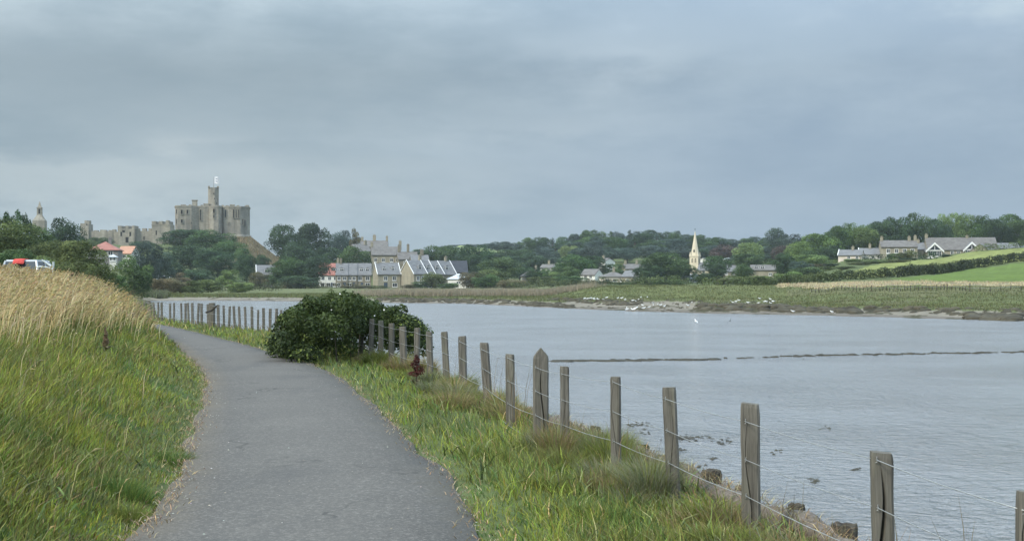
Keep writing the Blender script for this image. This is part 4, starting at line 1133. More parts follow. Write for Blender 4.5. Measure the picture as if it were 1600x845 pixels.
wm2 = MB().loft([[(.08, -.062, .02), (.08, -.075, .0), (.06, -.066, -.03)], [(-.08, -.072, .025), (-.08, -.082, .0), (-.08, -.07, -.02)], [(-.25, -.01, .035), (-.25, -.016, .03), (-.25, -.012, .025)]]).mesh('folded_wing'); wm2.materials.append(GULLG)
lm = MB().tube([(0, 0, -.06), (.01, 0, -.17)], .007, 5).mesh('leg'); lm.materials.append(BEAK)
def make_gull():
    g_ = empty('gull')
    link('body', gb, None, g_); link('folded_wing', wm, None, g_); link('folded_wing', wm2, None, g_)
    link('leg', lm, None, g_, (0, .03, 0)); link('leg', lm, None, g_, (0, -.03, 0))
    return g_
g0 = None
ORD = 'first second third fourth fifth sixth seventh eighth ninth tenth eleventh twelfth thirteenth fourteenth fifteenth sixteenth seventeenth eighteenth nineteenth twentieth'.split()
ORD += ['twenty-' + q for q in ORD[:9]] + ['thirtieth'] + ['thirty-' + q for q in ORD[:9]]
def flock(pts, label, group, sc=1.0):
    global g0
    pts = list(pts)
    order = sorted(range(len(pts)), key=lambda q: pts[q][0]); rank_ = {q: k for k, q in enumerate(order)}
    for q_, (px, d) in enumerate(pts):
        o = make_gull() if g0 is None else copy_tree(g0)
        if g0 is None: g0 = o
        s_ = rz.uniform(.95, 1.3) * sc
        o.scale = (s_, s_, s_); o.rotation_euler = (0, 0, rz.uniform(0, 6.3))
        x = X(px, d); o.location = (x, d, H(x, d) + .17 * s_)
        tag(o, label.replace('gull', 'gull, ' + ORD[rank_[q_]] + ' from the left,', 1), 'gull', group)
flock([(rz.uniform(912, 1012), rz.uniform(182, 194)) for _ in range(23)], 'white gull on the marsh edge left of the mud inlet', 'gulls on the marsh edge left of the inlet', .95)
flock([(rz.uniform(1128, 1212), rz.uniform(164, 178)) for _ in range(18)], 'white gull in the flock behind the dark weedy mud islet', 'gulls behind the dark islet', .95)
flock([(rz.uniform(978, 1010), rz.uniform(146, 154)) for _ in range(7)], 'white gull at the water line of the mud flat', 'gulls at the water line', 1.0)
flock([(rz.uniform(1000, 1088), rz.uniform(157, 172)) for _ in range(9)], 'white gull standing out on the bare mud of the inlet', 'gulls on the mud inlet', 1.0)
flock([(1239, 134), (1300, 132)], 'lone white gull below the dark islet by the water', 'gulls below the islet', 1.0)
def flying(px, py, d, label, colr, bank, rz_):
    o = empty('flying_gull', (X(px, d), d, Z(py, d)), rz_); o.rotation_euler = (bank, 0, rz_)
    tag(o, label, 'gull'); o.scale = (.62, .62, .62)
    link('body', gb if colr else gb.copy(), None, o)
    for s in (1, -1):
        w_ = MB().loft([[(.09, s * .05, .03), (.0, s * .05, .045), (-.06, s * .05, .03), (.0, s * .05, .025)], [(.11, s * .28, .14), (.05, s * .28, .15), (-.03, s * .28, .14), (.04, s * .28, .135)],
                        [(.0, s * .5, .11), (-.04, s * .5, .113), (-.08, s * .5, .11), (-.04, s * .5, .107)], [(-.12, s * .62, .07), (-.125, s * .62, .071), (-.13, s * .62, .07), (-.125, s * .62, .069)]])
        w_.build('wing', GULLW if colr else GULLG, o)
    return o
flying(1087, 502, 104, 'white gull flying low over the river', True, R(25), R(20))
fg = flying(1141, 501.5, 90, 'dark looking gull banking low over the river', False, R(-50), R(100))
for ch in fg.children:
    ch.data.materials.clear(); ch.data.materials.append(plain('gull_dark', (.10, .11, .12)))
# ---- parked car and trailer behind the bank
CARW = plain('car_paint', (0.44, 0.46, 0.48), .25, .03, 1, .6); TYRE = plain('tyre_rubber', (.02, .02, .02), .8); RIM = plain('wheel_rim', (.5, .5, .52), .35, .05, 2, .5, .7)
CARGLASS = plain('car_glass', (.03, .035, .04), .08, .1, 1, .7); REDL = plain('red_lens', (.45, .03, .02), .3); REDCLOTH = plain('red_cloth', (.50, .06, .05), .8, .15, 6); BLACKP = plain('black_plastic', (.03, .03, .03), .6)
PALEMETAL = plain('pale_metal', (.55, .57, .56), .45, .12, 4, .5, .3)
def wheel(parent, loc, rad=.33, wd=.2):
    n = 24
    tr = MB().loft([[(x, math.cos(2 * math.pi * i / n) * r_, math.sin(2 * math.pi * i / n) * r_) for i in range(n)] for x, r_ in ((-wd / 2, rad * .68), (-wd / 2, rad * .93), (-wd * .35, rad), (wd * .35, rad), (wd / 2, rad * .93), (wd / 2, rad * .68))]).mesh('tyre')
    wl = empty('wheel'); wl.parent = parent; wl.location = loc
    link('tyre', tr, TYRE, wl)
    rm = MB().loft([[(x, math.cos(2 * math.pi * i / n) * r_, math.sin(2 * math.pi * i / n) * r_) for i in range(n)] for x, r_ in ((-wd * .52, rad * .2), (-wd * .53, rad * .66), (wd * .53, rad * .66), (wd * .52, rad * .2))])
    rm.build('rim', RIM, wl)
cd_ = 62.0; cx_ = X(30, cd_); roof = Z(405.5, cd_); cg = H(cx_, cd_); ch_ = roof - cg
car = empty('parked_car', (cx_, cd_, cg), R(4)); tag(car, 'silver parked car seen from behind over the grass bank', 'car')
hw = M(58, cd_) / 2
def ring(y, w, z0, z1, rr=.12):
    return [(-w + rr, y, z0), (w - rr, y, z0), (w, y, z0 + rr), (w, y, z1 - rr), (w - rr, y, z1), (-w + rr, y, z1), (-w, y, z1 - rr), (-w, y, z0 + rr)]
belt = ch_ * .60
MB().loft([ring(0, hw * .93, .32, belt, .1), ring(.12, hw * .99, .24, belt + .02), ring(1.4, hw, .22, belt + .02), ring(2.9, hw, .22, belt), ring(3.7, hw * .97, .24, belt - .16), ring(4.15, hw * .86, .34, belt - .34, .1)]).build('body', CARW, car)
def cab(y0, y1, zt, wt, z0=belt):
    return [(-hw * .97, y0, z0), (hw * .97, y0, z0), (hw * .97, y1, z0), (-hw * .97, y1, z0)], [(-wt, y0 + .28, zt), (wt, y0 + .28, zt), (wt, y1 - .75, zt), (-wt, y1 - .75, zt)]
lo, hi = cab(.04, 3.0, ch_ - .07, hw * .80)
MB().loft([lo, hi]).build('cabin_glass', CARGLASS, car)
lo, hi = cab(.02, 3.02, ch_ - .09, hw * .815)
MB().loft([[(x, y, z) for x, y, z in hi], [(x * .97, y + (.05 if y < 1 else -.05), ch_) for x, y, z in hi]]).build('roof', CARW, car)
for s in (1, -1):
    for a_, b_ in ((lo[0], hi[0]), (lo[3], hi[3])):
        MB().tube([(abs(a_[0]) * s, a_[1], a_[2] - .02), (abs(b_[0]) * s, b_[1], b_[2] + .02)], .055, 8).build('pillar', CARW, car)
    MB().tube([(hw * .965 * s, 1.6, belt), (hw * .82 * s, 1.55, ch_ - .07)], .045, 6).build('pillar', CARW, car)
    MB().box(hw * .78 * s - .09, hw * .78 * s + .09, -.03, .1, belt - .30, belt - .02).build('tail_light', REDL, car)
    wheel(car, (s * (hw - .12), .75, .33)); wheel(car, (s * (hw - .12), 3.3, .33))
    MB().loft([[(s * (hw * .97), 2.35, belt + .05), (s * (hw * .97), 2.45, belt + .05), (s * (hw * .97), 2.45, belt + .12), (s * (hw * .97), 2.35, belt + .12)], [(s * (hw + .2), 2.33, belt + .03), (s * (hw + .2), 2.45, belt + .03), (s * (hw + .2), 2.45, belt + .19), (s * (hw + .2), 2.33, belt + .19)]]).build('mirror', BLACKP, car)
MB().box(-hw * .9, hw * .9, -.08, .1, .34, .55).build('bumper', BLACKP, car)
MB().box(-.26, .26, -.022, .0, belt - .35, belt - .24).build('number_plate', plain('plate_yellow', (.7, .55, .05), .5), car)
MB().tube([(0, -.01, belt + .04), (hw * .5, .0, belt + .1)], .012, 5).build('wiper', BLACKP, car)
# a red bundle tied over the roof's rear edge
rings = []
for k, (y, z) in enumerate(((1.0, ch_ + .03), (.6, ch_ + .035), (.32, ch_ + .02), (.20, ch_ - .05), (.12, ch_ - .14), (.08, ch_ - .22))):
    rings.append([(x - .05 + .02 * math.sin(k * 3 + x * 9), y - th, z + th * .5) for x, th in ((-.27, 0), (-.16, .04), (0, .05 + .008 * k), (.16, .04), (.26, 0), (.0, -.02))])
rbun = MB().loft(rings).build('red_cloth_bundle', REDCLOTH, None, (cx_ - M(1, cd_), cd_, cg), (0, 0, R(4)))
tag(rbun, 'red cloth hanging over the back edge of the silver car roof', 'cloth')

td = 61.0; tx_ = X(70, td); tg = H(tx_, td)
tr = empty('trailer', (tx_, td, tg)); tag(tr, 'pale metal trailer frame with a raised bent arm beside the parked car', 'trailer')
o = tr.location
def tp(px, py, dy=0): return (X(px, td) - o.x, dy, Z(py, td) - o.z)
MB().tube([tp(56, 418), tp(63, 416.5), tp(73, 417.5), tp(79, 419)], .035, 8).build('frame_bar', PALEMETAL, tr)
MB().tube([tp(65, 406), tp(69, 408.5), tp(75, 412.5), tp(80, 416), tp(82, 421)], [.035, .04, .05, .06, .05], 8).build('raised_arm', PALEMETAL, tr)
MB().tube([tp(83.3, 409), tp(83.6, 414), tp(83, 422), tp(83, 436)], .05, 8).build('upright', PALEMETAL, tr)
MB().tube([tp(73, 417.5), tp(73, 430)], .03, 6).build('leg', PALEMETAL, tr)
b0, b1 = tp(57, 432), tp(86, 437)
MB().box(b0[0], b1[0], -.1, 1.9, .34, .46).build('bed', PALEMETAL, tr)
wheel(tr, (b0[0] + .08, .9, .3), .3, .16); wheel(tr, (b1[0] - .08, .9, .3), .3, .16)

# ================================================================ BUILDINGS
_winmesh = {}
def window_mesh(w, h, arch=False, bars=1):
    key = (round(w, 2), round(h, 2), bars)
    if key in _winmesh: return _winmesh[key]
    f = 0.11; mb = MB()
    xs = [(-w / 2, -w / 2 + f), (w / 2 - f, w / 2)] + [(-w / 2 + w * k / (bars + 1) - .04, -w / 2 + w * k / (bars + 1) + .04) for k in range(1, bars + 1)]
    for a, b in xs: mb.box(a, b, -.07, .02, -h / 2, h / 2)
    mb.box(-w / 2 + f, w / 2 - f, -.068, .02, h / 2 - f, h / 2); mb.box(-w / 2 + f, w / 2 - f, -.068, .02, -h / 2, -h / 2 + f)
    mb.box(-w / 2 - .08, w / 2 + .08, -.14, .02, -h / 2 - .12, -h / 2 - .003)
    fr = mb.mesh('window')
    pn = MB().box(-w / 2 + .03, w / 2 - .03, -.03, .015, -h / 2 + .03, h / 2 - .03).mesh('pane'); pn.materials.append(GLASS)
    _winmesh[key] = (fr, pn)
    return fr, pn
def window(parent, x, y, z, w, h, rz=0.0, matr=None, bars=1):
    w, h = w * 1.18, h * 1.06
    fr, pn = window_mesh(w, h, False, bars)
    if len(fr.materials) == 0: fr.materials.append(WHITEPAINT)
    o = link('window', fr, None, parent, (x, y, z), (0, 0, rz))
    link('pane', pn, None, o)
    return o
def chimney_mesh(w, d, h, pots):
    mb = MB().box(-w / 2, w / 2, -d / 2, d / 2, -1.2, h).box(-w / 2 - .07, w / 2 + .07, -d / 2 - .07, d / 2 + .07, h + .002, h + .16)
    for k in range(pots):
        x = (k - (pots - 1) / 2) * .34
        mb.tube([(x, 0, h + .163), (x, 0, h + .58)], [.12, .10], 8)
    return mb.mesh('chimney')

def house(label, px, d, wid, dep, eave, ridge, rz=0.0, wall=None, roof=None, base=None, rows_=(), chim=(), dormers=(), hip=False, doors=(), coping=None, cat='house', name='house', gablewin=(), leftwin=(), rightwin=(), group=None, sill_drop=1.5):
    """px: column of the middle of the facade; eave and ridge: rows in the photograph; base: row or None for the ground"""
    x = X(px, d); g = H(x, d) if base is None else Z(base, d)
    he, hr = Z(eave, d) - g, Z(ridge, d) - g
    root = empty(name, (x, d, g), R(rz)); tag(root, label, cat, group)
    a, b = wid / 2, dep / 2
    mb = MB()
    if hip:
        mb.box(-a, a, -b, b, -sill_drop, he)
    else:
        mb.loft([[(s * a, -b, -sill_drop), (s * a, b, -sill_drop), (s * a, b, he), (s * a, 0, hr - .06), (s * a, -b, he)] for s in (1, -1)])
    mb.build('wall', wall, root)
    ov, th = .35, .22
    sl = (hr - he) / b
    if hip:
        q = max(0.0, a - b)
        o1 = [(-a - ov, -b - ov, he - ov * sl * .3), (a + ov, -b - ov, he - ov * sl * .3), (a + ov, b + ov, he - ov * sl * .3), (-a - ov, b + ov, he - ov * sl * .3)]
        rm = MB().loft([[(x_, y_, z_ - .15) for x_, y_, z_ in o1], o1, [(-q - .1, -.05, hr), (q + .1, -.05, hr), (q + .1, .05, hr), (-q - .1, .05, hr)]])
    else:
        ex = .12
        pr = [(-b - ov, he - ov * sl), (0, hr), (b + ov, he - ov * sl), (b + ov, he - ov * sl + th), (0, hr + th), (-b - ov, he - ov * sl + th)]
        rm = MB().loft([[(s * (a + ex), y_, z_) for y_, z_ in pr] for s in (1, -1)])
    rf = rm.build('roof', roof, root)
    for (u, wch, hch, pots, yo) in chim:
        # u along the facade (-1..1), yo across the ridge
        ch = link('chimney', chimney_mesh(wch, .75, hch, pots), wall if wall not in (WHITEWALL, CREAMWALL) else TOWNSTONE, rf, (u * a, yo, hr + .05))
    for (zf, us, w_, h_) in rows_:
        for u in us:
            window(root, u * a, -b, he * zf, w_, h_)
    for (u, w_, h_) in doors:
        dr = MB().box(-w_ / 2, w_ / 2, -.05, .02, 0, h_).build('door', DOORPAINT, root, (u * a, -b, .05))
        MB().box(w_ / 2 - .16, w_ / 2 - .1, -.1, -.052, h_ * .46, h_ * .5).build('handle', WIRE, dr)
    for (u, w_, h_) in dormers:
        zc = he + (hr - he) * .42; yf = -b + (zc - he) / sl - .45
        dm = MB().loft([[(-w_ / 2, yf - 0, zc - h_ / 2), (w_ / 2, yf, zc - h_ / 2), (w_ / 2, yf, zc + h_ / 2), (0, yf, zc + h_ / 2 + w_ * .38), (-w_ / 2, yf, zc + h_ / 2)],
                        [(-w_ / 2, yf + 2.2, zc - h_ / 2), (w_ / 2, yf + 2.2, zc - h_ / 2), (w_ / 2, yf + 2.2, zc + h_ / 2), (0, yf + 2.2, zc + h_ / 2 + w_ * .38), (-w_ / 2, yf + 2.2, zc + h_ / 2)]]).build('dormer', SLATE, root, (u * a, 0, 0))
        window(dm, 0, yf, zc, w_ * .84, h_ * .82)
    for (zf, us, w_, h_) in leftwin:
        for u in us: window(root, -a, u * b, he * zf, w_, h_, R(-90))
    for (zf, us, w_, h_) in rightwin:
        for u in us: window(root, a, u * b, he * zf, w_, h_, R(90))
    if coping:
        for s in coping:
            MB().loft([[(s * (a + .14) + q, y_, z_) for y_, z_ in [(-b - ov, he - ov * sl + .1), (0, hr + .1), (b + ov, he - ov * sl + .1), (b + ov, he - ov * sl + .36), (0, hr + .40), (-b - ov, he - ov * sl + .36)]] for q in (.11, -.11)]).build('coping', WHITEPAINT, root)
    return root

# ---- riverside terrace
TD = 470.0
house('white rendered house with a red roof at the left end of the riverside terrace', 514, TD, 7.2, 8, 429, 412, 6, WHITEWALL, REDROOF, 450,
      [(.72, (-.55, .1, .68), 1.0, 1.3), (.26, (-.6, .0, .62), 1.2, 1.4)], [(.9, .8, 1.6, 2, 0)], [(-.25, 1.3, 1.2), (.5, 1.3, 1.2)], doors=[(.35, .9, 2.0)], name='terraced_house')
house('first stone cottage right of the white red roofed one, white dormer in its slate roof', 534.5, TD, 4.4, 8, 429, 412, 6, DARKSTONE, SLATE, 450.3,
      [(.72, (-.45, .45), 1.1, 1.35), (.27, (-.5,), 1.1, 1.3)], [(-.2, .8, 1.5, 2, 0)], [(.0, 1.5, 1.2)], doors=[(.45, 1.1, 2.1)], name='terraced_house')
house('middle stone cottage of the slate roofed terrace, roof light but no dormer', 550, TD + .8, 3.8, 8, 429, 412, 6, DARKSTONE, SLATE, 450.3,
      [(.72, (-.4, .45), 1.0, 1.35), (.27, (-.4,), 1.1, 1.3)], (), (), doors=[(.4, .9, 2.1)], name='terraced_house')
house('third stone cottage of the slate terrace with two dormers, beside the white edged gable', 569, TD + 1.7, 5.2, 8, 429, 412, 6, DARKSTONE, SLATE, 450.3,
      [(.72, (-.55, .5), 1.25, 1.5), (.27, (.5,), 1.5, 1.3)], (), [(-.35, 1.4, 1.2), (.45, 1.4, 1.2)], doors=[(-.3, .9, 2.1)], name='terraced_house')
house('stone house with white roof edges on both gables and two dormers', 604, TD - 6, 8.4, 8.5, 428, 411.5, 18, TOWNSTONE, SLATE, 451,
      [(.70, (-.3, .45), 1.2, 1.5), (.26, (.5,), 1.5, 1.4)], [(-.75, .8, 1.2, 2, 0)], [(-.35, 1.3, 1.25), (.4, 1.3, 1.25)], doors=[(-.3, 1.3, 2.2)], coping=(-1, 1), name='terraced_house')
house('tall stone end house showing a broad blank gable and white roof edge', 646, TD - 10, 5.6, 9.5, 427.5, 407.5, 36, TOWNSTONE, SLATE, 452,
      [(.70, (-.35, .4), 1.1, 1.5), (.25, (-.35, .4), 1.1, 1.4)], (), [(.25, 1.4, 1.5)], coping=(-1, 1), name='terraced_house')
house('narrow stone house between two white roof edges, one dormer', 661, TD - 5.5, 4.4, 9.5, 428, 407.5, 36, TOWNSTONE, SLATE, 452,
      [(.70, (0,), 1.2, 1.5), (.25, (0,), 1.2, 1.4)], [(-.6, .9, 1.8, 2, 0)], [(.1, 1.4, 1.5)], coping=(1,), name='terraced_house')
house('narrow stone house half hidden by a bush, right of two white roof edges', 675, TD - 1, 4.4, 9.5, 428, 408.5, 36, TOWNSTONE, SLATE, 452,
      [(.70, (0,), 1.2, 1.5)], (), [(.1, 1.4, 1.5)], coping=(1,), name='terraced_house')
house('last stone house of the row with a pale gable and one chimney', 691, TD + 3, 6.2, 9.5, 428.5, 408, 36, TOWNSTONE, SLATE, 452,
      [(.70, (.1,), 1.6, 1.4)], [(.5, .9, 1.4, 2, 0)], [(.0, 1.4, 1.5)], coping=(1,), name='terraced_house')
house('black roofed barn beside the last stone house', 711, TD + 20, 9, 9, 425, 408, 8, GREYWALL, BLACKROOF, 444, cat='barn', name='barn')
house('low shed with a pale roof below the black barn', 717, TD - 20, 6.5, 6, 435.5, 427.5, -12, WHITEWALL, PALEROOF, 447, [(.5, (.2,), 1.4, .8)], hip=True, cat='shed', name='shed')
# upper town behind the terrace
house('large grey roofed stone house standing above the terrace', 603, 525, 12.0, 9, 398.5, 386, 8, TOWNSTONE, SLATEB, 420,
      [(.62, (-.72, -.2, .35, .75), 1.1, 1.5)], [(-.95, 1.1, 1.6, 3, 0), (.97, 1.1, 2.2, 3, 0)], name='town_house')
house('highest stone house of the upper town with tall chimneys on its ridge', 585, 548, 11.5, 8, 386, 376.5, 4, TOWNSTONE, SLATEB, 404,
      [(.8, (-.5, .1), 1.0, 1.3)], [(-.9, 1.0, 1.3, 3, 0), (.0, 1.3, 2.2, 3, 0), (.93, .9, 1.8, 2, 0)], name='town_house')
house('stone house with a grey roof by the trees, left end of upper town', 561, 530, 7.0, 9, 393, 382.5, 40, TOWNSTONE, SLATEB, 408,
      [(.6, (-.3, .4), 1.0, 1.3)], [(.9, 1.0, 1.5, 2, 0)], leftwin=[(.6, (-.3, .35), 1.0, 1.3)], name='town_house')
house('lower stone house with two chimneys right of the large upper house', 636, 520, 8.0, 8, 405, 394, 10, DARKSTONE, SLATEB, 420, [(.6, (-.3, .4), 1.0, 1.3)], [(-.8, 1.1, 2.6, 3, 0), (.1, 1.0, 2.9, 2, 0)], name='town_house')
house('small stone house with a stout chimney behind the narrow gables', 655, 505, 7.0, 7, 408, 399, 12, DARKSTONE, SLATE, 420, (), [(.3, 1.3, 1.9, 3, 0)], name='town_house')
house('grey roofed cottage with a white dormer under the castle slope', 415, 450, 6.4, 7, 430, 415, 14, GREYWALL, SLATE, 450, [(.45, (0,), 1.2, 1.2)], (), [(.15, 2.0, 1.4)], coping=(-1,), cat='cottage', name='cottage')
house('low white walled cottage almost hidden by shrubs at the foot of the castle trees', 258, 430, 5, 5, 436, 431, 5, WHITEWALL, PALEROOF, 446, cat='cottage', name='cottage')
house('red tiled house with a grey wall below the castle wall', 165, 360, 8.0, 8, 390.5, 377.5, 8, GREYWALL, REDROOF, 412, [(.75, (-.5, .5), 1.2, 1.2)], [(.3, .8, .8, 2, 0)], hip=True, name='house')
house('orange tiled house right of the red tiled one', 201, 385, 4.6, 6, 396, 385.5, -8, WHITEWALL, ORANGEROOF, 412, [(.7, (0,), 1.0, 1.0)], name='house')
house('white glazed garden room below the red tiled house', 177, 345, 1.7, 2, 401, 397.5, 10, WHITEWALL, PALEROOF, 414, [(.75, (-.4, .4), .8, 1.2)], name='garden_room', cat='garden room', hip=True)

# ---- village in the middle
house('brown hipped roof cottage at the left end of the village', 828, 480, 6.0, 7, 431, 421.5, 5, CREAMWALL, SLATEB, None, [(.6, (-.5, .5), 1.0, 1.0)], [(.75, .8, 1.3, 1, 0)], hip=True, cat='cottage', name='cottage')
house('white house with a tall chimney half hidden among village trees', 857, 520, 5.2, 6, 418.5, 413.5, -20, WHITEWALL, SLATEB, 430, [(.7, (-.4, .4), 1.0, 1.2)], [(.1, .8, 1.4, 1, 0)], name='house')
house('white gabled cottage facing the river with a grey brown roof', 925, 470, 6.0, 6.5, 429.5, 421, -32, WHITEWALL, SLATEB, 436, [(.5, (-.3, .4), 1.0, 1.1)], (), rightwin=[(.5, (0,), 1.0, 1.1)], cat='cottage', name='cottage')
house('white gable end high among the village trees', 947, 570, 4.5, 7, 409, 404, -45, WHITEWALL, SLATEB, 420, [(.6, (0,), 1.0, 1.2)], [(-.6, .9, 1.0, 2, 0)], name='house')
house('low bungalow with a broad brown hipped roof behind the embankment', 958, 455, 8.8, 8, 432, 424.5, 4, CREAMWALL, SLATEB, None, [(.5, (-.6, 0, .6), 1.2, 1.0)], [(.05, .8, 1.2, 2, 0)], hip=True, cat='bungalow', name='bungalow')
house('stone cottage with two chimneys above the bungalow', 990, 520, 8.5, 7, 420, 413, 8, TOWNSTONE, SLATEB, 430, [(.6, (-.5, .3), 1.0, 1.1)], [(-.8, .9, 1.2, 2, 0), (.3, .8, 1.3, 2, 0)], cat='cottage', name='cottage')
house('small grey roofed cottage at the right end of the bungalow', 986, 452, 4.5, 6, 432, 423.5, -30, TOWNSTONE, SLATE, None, [(.5, (0,), 1.0, 1.0)], (), cat='cottage', name='cottage')
house('blue grey roofed cottage low beneath the church', 1079, 440, 4.6, 6, 435, 429, 6, TOWNSTONE, PALEROOF, None, [(.5, (-.3, .4), .9, 1.0)], cat='cottage', name='cottage')
house('stone cottage with a long dark roof right of the church', 1140, 500, 7.5, 7, 424, 415, -6, DARKSTONE, SLATE, None, [(.6, (-.4, .4), 1.0, 1.0)], (), cat='cottage', name='cottage')
house('plain white block house in the trees right of the church spire', 1138, 580, 4.2, 5, 404.5, 402.5, 0, WHITEWALL, PALEROOF, 416, [(.7, (-.4, .4), .9, 1.0)], hip=True, name='house')
house('cottage with two white dormer gables right of the village', 1192, 465, 9.0, 7, 422, 414.5, -4, TOWNSTONE, SLATEB, None, [(.5, (.5,), 1.0, 1.0)], (), [(-.6, 1.5, 1.4), (-.1, 1.5, 1.4)], cat='cottage', name='cottage')
house('pale brown roof showing behind the dormer cottage', 1203, 520, 5.0, 6, 414, 410, 0, CREAMWALL, SLATEB, None, [(.6, (0,), .9, .9)], (), cat='cottage', name='cottage')
house('white gabled house close to the right of the church', 1100, 560, 3.4, 6, 408, 403.5, 60, WHITEWALL, SLATE, 418, [(.6, (0,), .9, 1.0)], name='house')

# ---- farm on the right
FD = 425.0
house('pale gabled cottage at the left end of the hill farm', 1330, FD, 7.6, 6.5, 399, 391, -22, CREAMWALL, SLATE, 407, [(.55, (-.1, .6), .9, 1.0)], [(.15, .8, 1.0, 1, 0)], leftwin=[(.55, (0,), 1.0, 1.0)], coping=(-1,), cat='cottage', name='cottage')
house('low grey roofed cottage with a white gable between pale cottage and farmhouse', 1360, FD + 4, 7.4, 6.5, 397.5, 388.5, -14, WHITEWALL, SLATE, 407, [(.55, (.2, .75), .9, 1.0)], [(-.05, .8, 1.3, 1, 0)], coping=(-1,), cat='cottage', name='cottage')
house('tall stone farmhouse with chimneys at both gable ends', 1403, FD, 11.6, 7, 386, 376.5, -10, TOWNSTONE, SLATEB, 405, [(.66, (-.6, -.15, .3, .72), 1.0, 1.4), (.25, (-.6, .3), 1.0, 1.4)], [(-.9, .9, 1.1, 2, 0), (.62, .9, 1.1, 2, 0), (.95, .9, 1.4, 2, 0)], name='farmhouse', cat='farmhouse')
def glazed_gable(parent, u, y0, w_, h_eave, h_apex, length):
    """a gable facing the river: timber framed glazing in white"""
    a = w_ / 2
    g_ = MB().loft([[(-a, y0, -1), (a, y0, -1), (a, y0, h_eave), (0, y0, h_apex), (-a, y0, h_eave)], [(-a, y0 + length, -1), (a, y0 + length, -1), (a, y0 + length, h_eave), (0, y0 + length, h_apex), (-a, y0 + length, h_eave)]]).build('gable_wing', TOWNSTONE, parent, (u, 0, 0))
    sl = (h_apex - h_eave) / a
    rf = [(-a - .4, h_eave - .4 * sl + .05), (0, h_apex + .06), (a + .4, h_eave - .4 * sl + .05), (a + .4, h_eave - .4 * sl + .3), (0, h_apex + .31), (-a - .4, h_eave - .4 * sl + .3)]
    MB().extrude_y(rf, y0 - .25, y0 + length).build('wing_roof', SLATE, parent, (u, 0, 0))
    bb = [(-a - .45, h_eave - .45 * sl - .30), (0, h_apex - .30), (a + .45, h_eave - .45 * sl - .30), (a + .45, h_eave - .45 * sl + .34), (0, h_apex + .36), (-a - .45, h_eave - .45 * sl + .34)]
    MB().extrude_y(bb, y0 - .42, y0 - .255).build('bargeboard', WHITEPAINT, parent, (u, 0, 0))
    gl = MB().extrude_y([(-a * .78, h_eave + .2), (a * .78, h_eave + .2), (.0, h_apex - .55)], y0 - .06, y0 + .01).build('gable_pane', GLASS, g_)
    for x_ in (-.38, 0.0, .38):
        zt = h_apex - .55 - abs(x_) * w_ * .98 * (h_apex - h_eave - .75) / (a * .78) / 1.0 * .5
        MB().box(x_ * w_ - .08, x_ * w_ + .08, y0 - .1, y0 - .062, h_eave + .2, max(h_eave + .5, zt)).build('mullion', WHITEPAINT, g_)
    MB().box(-a * .92, a * .92, y0 - .13, y0 + .01, h_eave + .0, h_eave + .19).build('crossbeam', WHITEPAINT, g_)
    for k in (-1, 0, 1):
        window(g_, k * w_ * .28, y0, h_eave - 1.0, w_ * .25, 1.7)
    MB().box(-a, a, y0 - .12, y0 + .01, h_eave - 2.6, h_eave - 2.1).build('sill_band', WHITEPAINT, g_)
barn = house('long stone barn range with slate roof and two white framed glazed gables', 1500, FD + 3, 22.5, 8, 390, 372, -7, TOWNSTONE, SLATEB, 404, [(.55, (-.3, -.12, .12, .78), .9, 1.6)], [(-.97, .9, 1.0, 2, 0), (.2, .8, .6, 1, 0)], name='barn_range', cat='barn')
glazed_gable(barn, -9.3, -5.6, 5.0, 2.6, 4.9, 5.5)
glazed_gable(barn, 2.6, -5.4, 4.8, 2.8, 5.1, 5.5)
house('low roofed barn wing left of the long range, behind the first glazed gable', 1447, FD + 6, 9.5, 7, 390, 380, -7, TOWNSTONE, SLATE, 404, [(.5, (.7,), .9, 1.4)], [(-.55, .9, 1.0, 1, 0)], name='barn', cat='barn')
house('stone gabled lean building at the right end of the barn range', 1536, FD - 6, 6.5, 6, 392, 382, 52, TOWNSTONE, SLATEB, 404, [(.5, (0,), .9, 1.2)], (), name='barn', cat='barn')
house('grey roofed shed sunk behind the crest at the far right of the farm', 1570, FD + 10, 8.0, 6, 388, 380.5, -5, GREYWALL, SLATE, 400, (), (), name='shed', cat='shed')

# ---- church
CD = 545.0
cg = Z(432, CD); ch = empty('church', (X(1086, CD), CD, cg), R(-24)); tag(ch, 'pale stone church with a slender pointed spire among village trees', 'church')
def cz(py): return Z(py, CD) - cg
tw = M(13.5, CD) / 2
MB().prism([(-tw, -tw), (tw, -tw), (tw, tw), (-tw, tw)], -2, cz(401)).build('tower', CREAMSTONE, ch)
MB().prism([(-tw - .2, -tw - .2), (tw + .2, -tw - .2), (tw + .2, tw + .2), (-tw - .2, tw + .2)], cz(401) + .003, cz(399.5)).build('cornice', CREAMSTONE, ch)
oc = [(math.cos(a) * tw * .98, math.sin(a) * tw * .98) for a in np.linspace(math.pi / 8, math.pi / 8 + 2 * math.pi, 9)[:-1]]
sp = MB().loft([[(x_, y_, cz(399.4)) for x_, y_ in oc], [(x_ * .92, y_ * .92, cz(396)) for x_, y_ in oc], [(x_ * .45, y_ * .45, cz(378)) for x_, y_ in oc], [(x_ * .04, y_ * .04, cz(361)) for x_, y_ in oc]]).build('spire', CREAMSTONE, ch)
MB().tube([(0, 0, cz(361.5)), (0, 0, cz(356.5))], .05, 6).box(-.35, .35, -.05, .05, cz(358.6), cz(358.0)).build('finial', NEARBLACK, sp)
